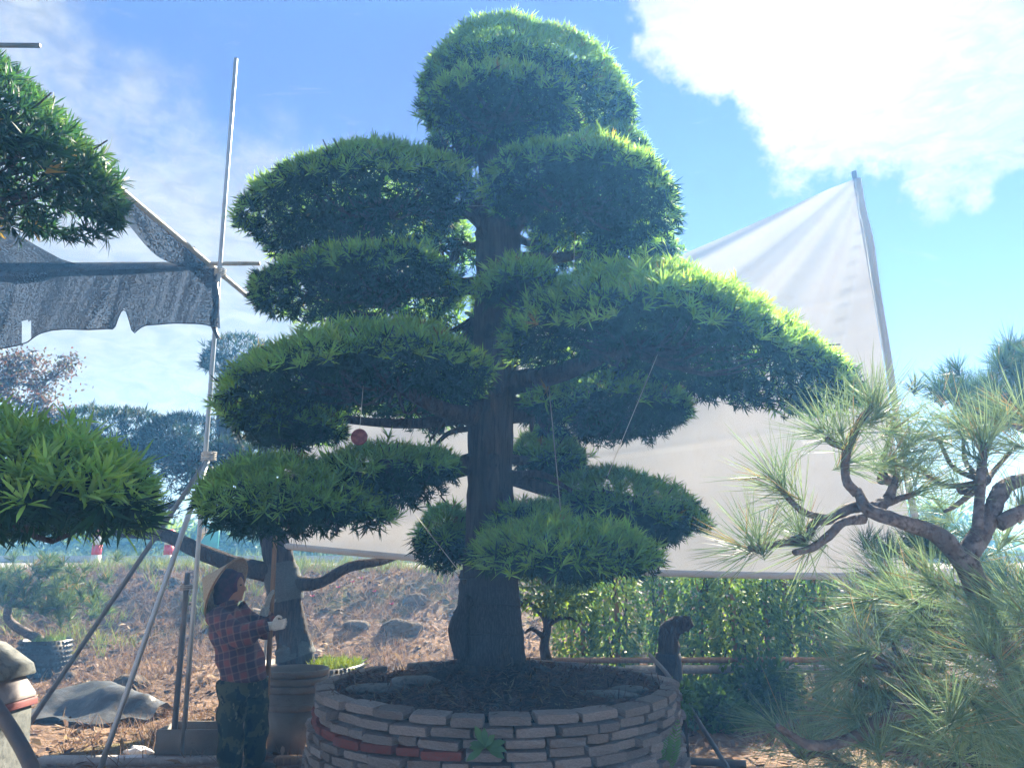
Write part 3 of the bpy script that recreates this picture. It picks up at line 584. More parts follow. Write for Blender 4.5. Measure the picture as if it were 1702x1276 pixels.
# ------------------------------------------------------------------ shade net
def netmat():
    m = bpy.data.materials.new('shade_net'); m.use_nodes = True; t = m.node_tree; t.nodes.clear(); L = t.links.new
    o = t.nodes.new('ShaderNodeOutputMaterial'); b = t.nodes.new('ShaderNodeBsdfPrincipled'); b.inputs['Roughness'].default_value = .7
    cd = t.nodes.new('ShaderNodeTexCoord'); mp = t.nodes.new('ShaderNodeMapping'); mp.inputs[3].default_value = (1, .3, .5); L(cd.outputs['Object'], mp.inputs[0])
    n = t.nodes.new('ShaderNodeTexNoise'); n.inputs['Scale'].default_value = 125; n.inputs['Detail'].default_value = 1; L(mp.outputs[0], n.inputs['Vector'])
    mp2 = t.nodes.new('ShaderNodeMapping'); mp2.inputs[3].default_value = (1, .04, .015); L(cd.outputs['Object'], mp2.inputs[0])
    n2 = t.nodes.new('ShaderNodeTexNoise'); n2.inputs['Scale'].default_value = 16; n2.inputs['Detail'].default_value = 3; L(mp2.outputs[0], n2.inputs['Vector'])
    ad = t.nodes.new('ShaderNodeMath'); ad.operation = 'ADD'; L(n.outputs[0], ad.inputs[0])
    ml = t.nodes.new('ShaderNodeMath'); ml.operation = 'MULTIPLY'; L(n2.outputs[0], ml.inputs[0]); ml.inputs[1].default_value = .55; L(ml.outputs[0], ad.inputs[1])
    mr = t.nodes.new('ShaderNodeMapRange'); L(ad.outputs[0], mr.inputs[0]); mr.inputs[1].default_value = .62; mr.inputs[2].default_value = 1.0; mr.inputs[3].default_value = .0; mr.inputs[4].default_value = .34
    cr = t.nodes.new('ShaderNodeMapRange'); L(n.outputs[0], cr.inputs[0]); cr.inputs[1].default_value = .35; cr.inputs[2].default_value = .65; cr.inputs[3].default_value = .006; cr.inputs[4].default_value = .018
    L(cr.outputs[0], b.inputs['Base Color']); tr = t.nodes.new('ShaderNodeBsdfTransparent'); ms = t.nodes.new('ShaderNodeMixShader')
    L(mr.outputs[0], ms.inputs[0]); L(b.outputs[0], ms.inputs[1]); L(tr.outputs[0], ms.inputs[2]); L(ms.outputs[0], o.inputs[0]); return m
M['net'] = netmat()
ND = 6.86
net = empty('shade_net', tuple(P(180, 440, ND)), 'black woven shade net sagging from the bamboo bars, torn lower edge', 'shade net')
nu, nv = 110, 34; px = np.linspace(-200, 360, nu)
def lowedge(x):
    xp = [-200, 0, 30, 48, 62, 85, 110, 150, 190, 200, 205, 212, 220, 240, 290, 330, 352, 360]; yp = [596, 580, 574, 568, 556, 549, 547, 548, 546, 520, 511, 520, 553, 541, 537, 538, 544, 546]
    return np.interp(x, xp, yp)
V = np.zeros((nv, nu, 3)); hole = np.zeros((nv, nu), bool)
for j, x_ in enumerate(px):
    for k in range(nv):
        s = k/(nv-1); yy = 446+(lowedge(x_)-446)*s; xx = x_+ (6*s if x_ > 330 else 0)
        Dd = ND-.05*s*0+.10*math.sin(x_*.03+1.1*s)*s+.05*math.sin(x_*.075)*s-.25*s
        V[k, j] = P(xx, yy, Dd)
        hole[k, j] = ((x_-43)/6)**2+((yy-552)/18)**2 < 1
i = np.arange(nu*nv).reshape(nv, nu); q = np.stack([i[:-1, :-1].ravel(), i[:-1, 1:].ravel(), i[1:, 1:].ravel(), i[1:, :-1].ravel()], 1)
q = q[~hole.ravel()[q].any(1)]; link('hanging_panel', mesh_np('p', V, [q], smooth=True), M['net'], net)
he = [V[-1, k]+[0, -.004, 0] for k in range(0, nu, 2)]; MB().add(*tube(he, .006, 120, 5)).build('hem_cord', M['potblack'], net)
# roof panel sagging towards the camera and the doubled swag along the bar
nu2, nv2 = 50, 16; V = np.zeros((nv2, nu2, 3)); W2 = np.zeros((nv2, nu2, 3))
for j, x_ in enumerate(np.linspace(-260, 125, nu2)):
    for k in range(nv2):
        s = k/(nv2-1); yt = np.interp(x_, [-260, 0, 60, 100, 125], [250, 372, 408, 430, 438])
        V[k, j] = P(x_, 444+(yt-444)*s, ND-.9*s*(1-max(0, x_)/140))
for j, x_ in enumerate(np.linspace(-220, 335, nu2)):
    for k in range(nv2):
        s = k/(nv2-1); yl = np.interp(x_, [-220, 0, 30, 70, 90, 200, 335], [480, 466, 470, 466, 458, 455, 446])
        W2[k, j] = P(x_, 438+(yl-438)*s, ND-.06-.10*math.sin(s*3.1)-.02*math.sin(x_*.05))
i = np.arange(nu2*nv2).reshape(nv2, nu2); q = np.stack([i[:-1, :-1].ravel(), i[:-1, 1:].ravel(), i[1:, 1:].ravel(), i[1:, :-1].ravel()], 1)
link('roof_panel', mesh_np('p', V, [q], smooth=True), M['net'], net); o = link('doubled_swag', mesh_np('p', W2, [q], smooth=True), M['net'], net)
W3 = W2.copy(); W3[..., 1] += .035; link('doubled_swag', mesh_np('p', W3, [q], smooth=True), M['net'], net)
V = np.zeros((8, 30, 3))
for j, s in enumerate(np.linspace(0, 1, 30)):
    a = pb1*(1-(.28+.62*s))+pb2*(.28+.62*s); hgt = .17-.05*math.sin(s*9)
    for k in range(8): V[k, j] = a+np.array([-.015*k, .01*math.sin(j*.8+k), -hgt*k/7-.0])
i = np.arange(240).reshape(8, 30); q = np.stack([i[:-1, :-1].ravel(), i[:-1, 1:].ravel(), i[1:, 1:].ravel(), i[1:, :-1].ravel()], 1)
link('edge_strip', mesh_np('p', V, [q], smooth=True), M['net'], net)
V = np.zeros((10, 8, 3))
for j in range(8):
    for k in range(10): V[k, j] = P(303+3*j+ (k*.4), 410+k*4, ND-.15+.02*math.sin(j+k))
i = np.arange(80).reshape(10, 8); q = np.stack([i[:-1, :-1].ravel(), i[:-1, 1:].ravel(), i[1:, 1:].ravel(), i[1:, :-1].ravel()], 1)
link('corner_flap', mesh_np('p', V, [q], smooth=True), M['net'], net)
rag = [P(357, 470, 6.76), P(360, 505, 6.75), P(354, 535, 6.75), P(362, 562, 6.75)]
MB().add(*tube(rag, [.03, .035, .03, .012], 20, 8, .2, sd=3)).build('bunched_corner', M['potblack'], net, True)

# ------------------------------------------------------------------ near left tree (trunk stands left of the view)
nt_o = empty('near_podocarpus', (-2.9, 3.0, 0), 'near podocarpus at left edge with two big foliage masses', 'tree')
MB().add(*tube([[-2.95, 3.0, G(-2.95, 3)-.05], [-2.85, 3.0, .9], [-2.9, 3.05, 1.9], [-2.8, 3.0, 3.0], [-2.85, 3.0, 3.6]], [.16, .12, .11, .08, .04], 40, 14, .06, True, .04, 9)).build('trunk', M['bark'], nt_o, True)
NEAR = [((-330, 862, 288, 850, -10, 664, 2.3), dict(b=.40, yb=872, sd=31, young_lit=1.0, L=.088, W=.0105, seg=3, spacing=.043, p=.6, nl=14), (-2.85, 3.0, 1.5)),
        ((-360, 300, 178, 318, -110, 88, 3.0), dict(b=.55, yb=350, sd=32, young_lit=.35, young_lit_c=MID*.62, mid_c=OLD_SHADED*2.2, L=.076, W=.009, seg=3, spacing=.052, p=.5, nl=14, fill=1.1), (-2.82, 3.0, 2.9)),
        ((-300, 610, 60, 640, -150, 500, 3.4), dict(b=.4, B=.2, sd=33, young_lit=.6), (-2.85, 3.0, 2.2))]
g = np.random.default_rng(6)
for args, kw, r0 in NEAR[:2]:
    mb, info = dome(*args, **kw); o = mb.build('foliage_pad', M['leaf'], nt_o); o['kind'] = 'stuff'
    hub = info['c']+np.array([0, 0, info['Bz']+.3*(info['H']-info['Bz'])]); r0 = np.array(r0)
    MB().add(*tube([r0, r0*.5+hub*.5, hub], [.05, .04, .02], 18, 9, .08, sd=4)).build('branch', M['bark'], nt_o, True)
    o = twigs(info, hub, g, 50).build('twigs', M['bark'], nt_o); o['kind'] = 'stuff'

# ------------------------------------------------------------------ leaning tree behind the worker
BD = 8.9
x0 = P(492, 1090, BD)[0]; zb = G(x0, BD)
at_ = empty('leaning_podocarpus', (x0, BD, zb), 'leaning dark podocarpus with cloth-wrapped trunk behind the worker', 'tree')
trp = [[x0+.05, BD, zb+.05], P(492, 1085, BD), P(480, 1020, BD), P(470, 960, BD), P(458, 900, BD), P(430, 820, BD+.2), P(385, 745, BD+.5), P(375, 680, BD+.8), P(395, 610, BD+1)]
MB().add(*tube(trp, [.22, .19, .165, .165, .16, .14, .13, .1, .04], 60, 16, .05, True, .06, 12)).build('trunk', M['bark'], at_, True)
MB().add(*tube([P(476, 998, BD), P(473, 975, BD), P(468, 950, BD), P(466, 935, BD)], [.19, .20, .195, .17], 30, 22, .03, False, .03, 4)).build('cloth_wrap', M['greywrap'], at_, True)
MB().add(*tube([P(492, 1092, BD), P(488, 1075, BD), P(486, 1066, BD)], [.215, .20, .17], 16, 22, .03, False, .02, 5)).build('rope_wrap', M['greywrap'], at_, True)
for pts, rr in [([(468, 955, 0), (400, 940, -.1), (330, 915, -.2), (270, 888, -.1), (200, 885, 0), (160, 872, .1)], [.12, .10, .085, .075, .05, .03]),
                ([(478, 968, 0), (530, 968, -.1), (580, 942, -.1), (640, 930, 0), (720, 900, .2)], [.085, .065, .055, .05, .03]),
                ([(275, 888, -.1), (255, 860, 0), (300, 830, .2)], [.05, .04, .02]),
                ([(390, 745, .5), (300, 760, .6), (200, 740, .8)], [.08, .06, .03])]:
    MB().add(*tube([P(a, b, BD+c) for a, b, c in pts], rr, 40, 10, .08, sd=len(pts))).build('branch', M['bark'], at_, True)
DK = dict(young_lit_c=np.array([.03, .06, .016]), mid_c=np.array([.012, .03, .010]), old_shaded_c=np.array([.008, .02, .008]))
for args, kw in [((325, 610, 472, 610, 405, 552, 10.6), dict(b=.5, yb=640, sd=41, young_lit=.4)), ((85, 730, 335, 740, 190, 672, 10.2), dict(b=.9, yb=800, sd=42, young_lit=.6)),
                 ((215, 760, 430, 770, 310, 684, 9.8), dict(b=.8, yb=830, sd=43, young_lit=.3)), ((140, 850, 300, 860, 230, 800, 9.2), dict(b=.4, yb=885, sd=44, young_lit=.3, dens=.5, fill=.4)),
                 ((340, 770, 480, 780, 410, 720, 9.4), dict(b=.5, yb=820, sd=45, young_lit=.3))]:
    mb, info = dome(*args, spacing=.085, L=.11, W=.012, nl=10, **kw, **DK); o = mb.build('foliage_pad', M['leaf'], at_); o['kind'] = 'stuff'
    o = twigs(info, info['c']+np.array([0, 0, .05]), g, 40).build('twigs', M['bark'], at_); o['kind'] = 'stuff'
def stud_pot(c, r, h, label, soil_h=.06, group='black studded plastic pots', name='studded_pot', taper=1.0):
    e = empty(name, tuple(c), label, 'pot', group)
    MB().add(*lathe([(0, 0), (r*taper, 0), (r, h), (r-.012, h), (r*taper-.012, .02), (0, .02)], c, 48)).build('pot_wall', M['potblack'], e, True)
    st = MB(); nr = max(4, int(h/.055)); ns = int(6.28*r/.055)
    for k in range(nr):
        zc = h*(k+.5)/nr; rk = r*taper+(r-r*taper)*zc/h
        for j in range(ns):
            t = 6.2832*(j+.5*(k % 2))/ns; n = np.array([math.cos(t), math.sin(t), 0]); s = np.array([-math.sin(t), math.cos(t), 0]); b = np.asarray(c)+n*rk+np.array([0, 0, zc]); w_ = .019; u_ = np.array([0, 0, 1.])
            st.add([b-s*w_-u_*w_, b+s*w_-u_*w_, b+s*w_+u_*w_, b-s*w_+u_*w_, b+n*.026], None, [[0, 1, 4], [1, 2, 4], [2, 3, 4], [3, 0, 4]])
    o = st.build('pot_studs', M['potblack'], e); o['kind'] = 'stuff'
    V = []; sd = 40
    MB().add(*lathe([(0, h-soil_h+.03), (r*.5, h-soil_h+.035), (r-.013, h-soil_h)], c, 40)).build('pot_soil', M['soil'], e, True)
    return e
def blades(pts, g, nb_, L, W, colA, colB, name, m_, parent=None, lean=.5, curv=-.35, kind='stuff', seg=3):
    m = len(pts); p = np.repeat(pts, nb_, 0)+g.normal(0, L*.16, (m*nb_, 3))*np.array([1, 1, .1]); d = nrm(np.array([0, 0, 1.])+g.normal(0, lean, (m*nb_, 3)))
    n = perp(d, g); t = g.uniform(0, 1, (m*nb_, 1)); col = colA*(1-t)+colB*t; mb = MB()
    leaves(p, d, n, L*g.uniform(.5, 1.3, m*nb_), W*g.uniform(.7, 1.3, m*nb_), [0, .3, .65, 1], [1, .9, .6, 0], col, curv*g.normal(1, .6, m*nb_), mb)
    o = mb.build(name, M[m_], parent)
    if kind: o['kind'] = kind
    return o
pc = np.array([x0+.12, BD+.0, zb-.02]); pr = .62
sp = stud_pot(pc, pr, .52, 'wide black studded pot with yellow-green weeds under leaning tree')
gg = np.random.default_rng(12); pts = np.stack([pc[0]+gg.uniform(.1, .55, 60), pc[1]+gg.uniform(-.35, .3, 60), np.full(60, pc[2]+.49)], 1)
blades(pts, gg, 14, .1, .016, np.array([.30, .34, .03]), np.array([.16, .26, .03]), 'weeds', 'straw', sp, .8)

# ------------------------------------------------------------------ vines, rail and plants behind on the right
IV = [np.array([.05, .12, .04]), np.array([.11, .22, .06]), np.array([.22, .32, .07])]
def vine_post(px, D, wpx, ytop, ybot, label, sd, dens=1.0, bright=.4):
    g = np.random.default_rng(sd); x = P(px, 1000, D)[0]; z0 = G(x, D)-.03; z1 = P(px, ytop, D)[2]; r = wpx*D/1290/2*1.22
    zmin = max(z0, P(px, ybot, D)[2])
    e = empty('vine_post', (x, D, z0), label, 'climbing plant', 'leafy vine columns behind the planter')
    MB().add(*tube([[x, D, z0], [x+.02, D, (z0+z1)/2], [x, D, z1]], .03, 12, 8, .05)).build('post', M['wood'], e, True)
    n = int(2*math.pi*r*(z1-zmin)/.00095*dens); t = g.uniform(0, 6.28, n); z = g.uniform(zmin, z1, n)
    l = Lump(sd+1, 5.0); rr = r*(.55+.45*np.sqrt(g.uniform(0, 1, n)))*(1+.28*l(np.stack([np.cos(t)*.3, np.sin(t)*.3, z*1.0], 1)))
    p = np.stack([x+rr*np.cos(t), D+rr*np.sin(t), z], 1); o_ = nrm(np.stack([np.cos(t), np.sin(t), 0*t], 1))
    d = nrm(o_*.7+np.array([0, 0, -.55])+g.normal(0, .45, p.shape)); nn = nrm(o_+np.array([0, 0, .8])+g.normal(0, .3, p.shape))
    k = np.clip(bright+g.normal(0, .35, n)+.3*l(p*1.5), 0, 1)[:, None]; col = np.where(k < .5, IV[0]*(1-2*k)+IV[1]*2*k, IV[1]*(2-2*k)+IV[2]*(2*k-1))
    mb = MB(); leaves(p, d, nn, g.uniform(.045, .085, n), g.uniform(.025, .045, n), [0, .35, .7, 1], [.2, 1, .7, 0], col, g.normal(-.15, .1, n), mb)
    o = mb.build('vine_leaves', M['ivy'], e); o['kind'] = 'stuff'
    st = MB()
    for k in range(7):
        a0 = g.uniform(0, 6.28); pp = [[x+r*.5*math.cos(a0+q_*1.3), D+r*.5*math.sin(a0+q_*1.3), z0+(z1-z0)*q_/5] for q_ in range(6)]
        st.add(*tube(pp, .008, 24, 5, .1, False, sd=k))
    st.build('vine_stems', M['bark'], e)
for k, (px, D, wp, yt, yb, lb, de, br) in enumerate([
    (965, 9.6, 62, 925, 1100, 'vine column nearest the trunk, pale leaves, behind small crooked tree', 1.0, .55),
    (1022, 9.2, 64, 925, 1125, 'vine column with bright foot ending above the planter rim', 1.0, .5),
    (1098, 9.8, 44, 925, 1100, 'slim vine column just left of the dark stump', .9, .35),
    (1160, 9.4, 66, 925, 1190, 'vine column rising directly behind the dark stump', 1.0, .3),
    (1215, 9.0, 60, 925, 1200, 'broad pale-leaved vine column right of the dark stump', 1.0, .6),
    (1268, 9.3, 52, 925, 1200, 'dark vine column with yellowish right side', 1.0, .3),
    (1302, 9.7, 34, 925, 1150, 'thin yellow-green vine column between two dark ones', .9, .8),
    (1352, 9.3, 56, 925, 1110, 'dark vine column furthest right, beside the pine needles', 1.0, .15)]):
    vine_post(px, D, wp, yt, yb, lb, 300+k*3, de, br)
# low leafy mass in front of the columns
def shrub(px, py, D, s, n, sd, label, cols, name='leafy_shrub', cat='shrub', L=.075, W=.04, group=None, m_='ivy', stems=8):
    g = np.random.default_rng(sd); c = P(px, py, D); zg = G(c[0], D); e = empty(name, (float(c[0]), D, zg), label, cat, group)
    u = nrm(g.normal(0, 1, (n, 3)))*(g.uniform(0, 1, (n, 1))**.45); l = Lump(sd, 2.5); u = u*(1+.3*l(u*1.4))[:, None]; p = c+u*np.asarray(s); p[:, 2] = np.maximum(p[:, 2], zg+.02)
    d = nrm(u+g.normal(0, .5, p.shape)+np.array([0, 0, .15])); nn = nrm(np.array([0, 0, 1.])+g.normal(0, .5, p.shape)); t = g.uniform(0, 1, (n, 1))
    mb = MB(); leaves(p, d, nn, L*g.uniform(.6, 1.3, n), W*g.uniform(.6, 1.3, n), [0, .35, .7, 1], [.2, 1, .7, 0], cols[0]*(1-t)+cols[1]*t, g.normal(-.15, .15, n), mb)
    o = mb.build('leaves', M[m_], e); o['kind'] = 'stuff'; st = MB()
    for k in range(stems):
        q_ = c+nrm(g.normal(0, 1, 3))*np.asarray(s)*.8; st.add(*tube([[c[0]+g.normal(0, .03), D+g.normal(0, .03), zg-.03], (c+q_)/2*[1, 1, 1]+[0, 0, 0], q_], [.018, .012, .005], 12, 5, .1, False, sd=k))
    if stems: st.build('stems', M['bark'], e)
    return e
shrub(1180, 1180, 8.0, (.42, .35, .28), 2600, 401, 'dark leafy shrub low between the planter and the vines', (IV[0]*.8, IV[1]*.8))
shrub(1270, 1150, 8.4, (.35, .3, .35), 2200, 402, 'dark green shrub at the foot of the right vines', (IV[0]*.8, IV[1]*.7))
shrub(1132, 1165, 5.75, (.11, .14, .13), 420, 403, 'trailing weed with small leaves on planter right shoulder', (IV[0], IV[1]), 'trailing_weed', 'weed', .06, .025, stems=4)
shrub(925, 985, 8.3, (.42, .3, .24), 1500, 404, 'small crooked tree with airy green crown right of trunk', (IV[0], IV[2]), 'crooked_tree', 'tree', .08, .03, stems=0)
ctree = C.objects[-1] if False else [o for o in C.objects if o.name == 'crooked_tree'][0]
for pts, rr in [([(912, 1118, 8.2), (905, 1075, 8.25), (910, 1035, 8.3), (893, 1012, 8.3), (870, 995, 8.3)], [.06, .05, .045, .03, .015]), ([(908, 1038, 8.3), (935, 1025, 8.2), (960, 1032, 8.2)], [.035, .025, .01]), ([(908, 1035, 8.3), (918, 1005, 8.4), (940, 980, 8.4)], [.035, .02, .01]), ([(906, 1060, 8.25), (885, 1045, 8.2), (872, 1052, 8.2)], [.03, .02, .01])]:
    P0 = [P(*a) for a in pts]
    if len(pts) == 5: P0 = [np.array([P0[0][0], P0[0][1], G(P0[0][0], P0[0][1])-.05])]+P0
    MB().add(*tube(P0, ([rr[0]]+rr) if len(pts) == 5 else rr, 24, 9, .1, sd=len(pts))).build('limb', M['bark'], ctree, True)
# pale rail
def rail(xa, xb, y_, D, r, label, m_='bamboo'):
    a, b = P(xa, y_, D), P(xb, y_-1, D); e = empty('low_rail', tuple(a), label, 'rail', None)
    MB().add(*tube([a, b], r, 10, 10)).build('rail_bar', M[m_], e, True)
    for t in (.08, .5, .92):
        c = a*(1-t)+b*t; MB().add(*tube([[c[0], c[1]+.02, G(c[0], c[1])-.05], [c[0], c[1]+.02, c[2]-r*.2]], .03, 4, 8)).build('rail_post', M['wood'], e, True)
rail(860, 1400, 1097, 8.75, .03, 'pale horizontal bamboo rail behind the planter', 'wood')
rail(1040, 1460, 1112, 8.85, .045, 'thick grey rail running behind the vine feet', 'concrete')
# dark elbow-shaped stump
stp = [P(1112, 1125, 8.0), P(1112, 1075, 8.0), P(1116, 1045, 8.0), P(1150, 1032, 7.95)]; stp[0][2] = G(stp[0][0], 8.0)-.05
so = empty('bent_stump', tuple(stp[0]), 'dark bent stump, elbow-shaped, standing behind the planter right edge', 'stump')
MB().add(*tube(stp, [.13, .105, .095, .06], 30, 16, .13, True, .08, 3)).build('stump_wood', M['bark'], so, True)
MB().add(*tube([stp[0]+[0, 0, .06], [stp[0][0], 8.0, P(1112, 1085, 8.0)[2]]], [.135, .125], 8, 18, .02)).build('cloth_wrap', M['wrap'], so, True)
# black pipe beside the planter
pipe([P(1080, 1088, 6.6), P(1120, 1135, 6.1), P(1225, 1300, 5.4)], .016, 'darksteel', 'thin black hose pipe sloping down past planter right side', 'hose', None, 'black_hose')
a = P(1145, 1243, 6.6); b = P(1240, 1266, 6.5); a[2] = b[2] = .05
pipe([a, b], .03, 'darksteel', 'dark pipe lying on the ground right of planter', 'pipe', None, 'ground_pipe')

# ------------------------------------------------------------------ pines on the right
def tuft(p, ax, g, n, L, mb, spread=(.15, 1.35), W=.0017, tones=None, curv=.10):
    m = 1; A = np.tile(ax, (n, 1)); x = perp(A, g); a = g.uniform(*spread, n); d = nrm(A*np.cos(a)[:, None]+x*np.sin(a)[:, None]); t = g.uniform(0, 1, (n, 1))
    c = tones[0]*(1-t)+tones[1]*t; dead = g.uniform(0, 1, n) < .06; c[dead] = np.array([.36, .25, .14])*g.uniform(.6, 1.1, (dead.sum(), 1))
    pp = p+A*g.uniform(-.05, .02, (n, 1)); LL = L*g.uniform(.65, 1.2, n)
    for s_ in (0, 1):
        nn = perp(d, g); leaves(pp, nrm(d+g.normal(0, .03, d.shape)), nn, LL, np.full(n, W), [0, .35, .75, 1], [1, 1, .8, 0], c, g.normal(0, curv, n), mb)
NT = (np.array([.10, .18, .12]), np.array([.24, .32, .20]))
def pine(name, label, limbs, tufts, sd, L=.19, n=46, W=.0019, base=None, tones=NT, axis_up=.35, candles=True):
    g = np.random.default_rng(sd); base = base or tuple(limbs[0][0][0]); e = empty(name, base, label, 'pine tree')
    for k, (pts, rr) in enumerate(limbs): MB().add(*tube(pts, np.asarray(rr)*(.82 if name == 'near_pine' else 1), len(pts)*7, 12, .10, sd=k+sd)).build('trunk' if k == 0 else 'branch', M['pinebark'], e, True)
    for k, (c, ax) in enumerate(tufts):
        mb = MB(); tuft(np.asarray(c), nrm(np.asarray(ax, float)+np.array([0, 0, axis_up])), g, n, L*g.uniform(.85, 1.15), mb, tones=tones, W=W)
        o = mb.build('needle_tuft', M['needle'], e); o['kind'] = 'stuff'
    return e, g
def PL(l): return [P(*a) for a in l]
d0 = 2.35
limbs = [(PL([(1720, 1400, d0+.75), (1690, 1150, d0+.5), (1640, 1020, d0+.12), (1610, 945, d0), (1600, 920, d0)]), [.05, .047, .045, .042, .038]),
  (PL([(1602, 935, d0), (1560, 890, d0-.02), (1500, 868, d0-.05), (1445, 848, d0-.05), (1425, 815, d0)]), [.036, .031, .027, .023, .017]),
  (PL([(1605, 925, d0), (1640, 870, d0+.02), (1662, 820, d0+.05), (1690, 800, d0+.1), (1790, 780, d0+.2)]), [.037, .034, .03, .026, .024]),
  (PL([(1440, 840, d0), (1410, 845, d0), (1380, 862, d0-.05), (1355, 868, d0-.05), (1340, 890, d0-.08), (1310, 900, d0-.1), (1245, 912, d0-.15)]), [.022, .02, .019, .018, .016, .015, .011]),
  (PL([(1435, 862, d0-.03), (1400, 868, d0-.1), (1378, 890, d0-.12), (1350, 910, d0-.12), (1320, 918, d0-.15)]), [.018, .016, .015, .014, .01]),
  (PL([(1425, 820, d0), (1408, 800, d0), (1405, 770, d0), (1410, 740, d0-.02), (1430, 700, d0-.05), (1450, 675, d0-.05)]), [.019, .017, .016, .015, .015, .01]),
  (PL([(1450, 845, d0), (1475, 830, d0+.05), (1490, 790, d0+.1)]), [.025, .02, .012]), (PL([(1475, 835, d0+.05), (1520, 820, d0+.05)]), [.015, .01]),
  (PL([(1380, 862, d0-.05), (1335, 850, d0-.1), (1300, 815, d0-.12), (1292, 800, d0-.12)]), [.013, .012, .010, .007]),
  (PL([(1625, 880, d0), (1630, 800, d0+.05), (1635, 735, d0+.05)]), [.02, .018, .012]),
  (PL([(1408, 745, d0), (1380, 735, d0-.02), (1375, 725, d0-.02)]), [.014, .011, .008]), (PL([(1660, 870, d0), (1702, 850, d0), (1760, 840, d0)]), [.03, .025, .02])]
tf = []
for (px, py, dd), ax in [((1450, 672, 2.3), (-.3, 0, 1)), ((1455, 690, 2.3), (.6, .2, .5)), ((1375, 722, 2.33), (-1, 0, .4)), ((1400, 725, 2.3), (-.4, -.3, .8)), ((1430, 705, 2.3), (.8, 0, .2)), ((1292, 800, 2.23), (-.8, 0, .6)), ((1310, 820, 2.23), (-1, .1, .2)),
  ((1245, 912, 2.2), (-1, 0, .1)), ((1262, 905, 2.2), (-.4, -.2, .8)), ((1330, 888, 2.27), (-.3, 0, .8)), ((1490, 788, 2.45), (.2, .2, 1)), ((1520, 818, 2.4), (1, 0, .3)), ((1635, 735, 2.4), (-.2, 0, 1)), ((1620, 760, 2.4), (-1, 0, .3)), ((1640, 745, 2.4), (1, 0, .5)), ((1405, 770, 2.35), (.9, -.2, .1)), ((1470, 770, 2.4), (1, .1, .1)), ((1560, 730, 2.5), (-1, 0, .1)), ((1600, 715, 2.5), (-1, .2, .2)), ((1660, 700, 2.5), (-.9, 0, .1)), ((1690, 740, 2.5), (-1, 0, 0)),
  ((1540, 790, 2.6), (-.9, 0, .1)), ((1590, 810, 2.6), (-1, 0, -.1)), ((1570, 850, 2.7), (-.5, 0, .4)), ((1350, 908, 2.25), (-.5, -.1, -.4)), ((1700, 690, 2.5), (-.5, 0, .7)), ((1510, 740, 2.45), (.4, 0, .4)), ((1480, 720, 2.4), (.9, 0, .0)), ((1700, 850, 2.4), (.2, -.3, .6)), ((1670, 900, 2.5), (.6, 0, .3))]:
    tf.append((P(px, py, dd), ax))
for px, py in [(1560, 730), (1600, 715), (1660, 700), (1690, 740), (1540, 790), (1590, 810), (1570, 850), (1510, 740), (1480, 720), (1470, 770)]:   # twigs to those shoots
    q0 = P(1640, 800, 2.45) if px > 1530 else P(1475, 800, 2.42); limbs.append(([q0, (q0+P(px, py, 2.52))/2+np.array([0, .05, -.02]), P(px, py, 2.5)], [.014, .01, .006]))
pine('near_pine', 'near pine with forked bare limbs and long needles at right', limbs, tf, 61, .185, 58, base=(float(limbs[0][0][0][0]), 2.5, 0.0))
# lower pine
d1 = 2.7
limbs = [(PL([(1800, 1420, d1+.2), (1760, 1250, d1+.1), (1690, 1160, d1), (1680, 1100, d1), (1700, 1050, d1+.1)]), [.05, .045, .04, .03, .02]),
  (PL([(1680, 1160, d1), (1600, 1160, d1-.1), (1540, 1178, d1-.15), (1480, 1168, d1-.2)]), [.032, .028, .024, .014]),
  (PL([(1540, 1178, d1-.15), (1470, 1190, d1-.2), (1420, 1225, d1-.25), (1350, 1238, d1-.3), (1290, 1205, d1-.3)]), [.022, .02, .018, .014, .008]),
  (PL([(1690, 1120, d1), (1660, 1060, d1), (1600, 1075, d1-.05), (1560, 1060, d1-.05)]), [.025, .02, .016, .008])]
g = np.random.default_rng(77); tf = []
EXTRA = [(int(a), int(b), (-.8+g.normal(0, .35), g.normal(0, .25), .15+g.normal(0, .3))) for a, b in zip(g.uniform(1400, 1790, 40), g.uniform(960, 1290, 40)) if a > 1330+(1290-b)*.12]
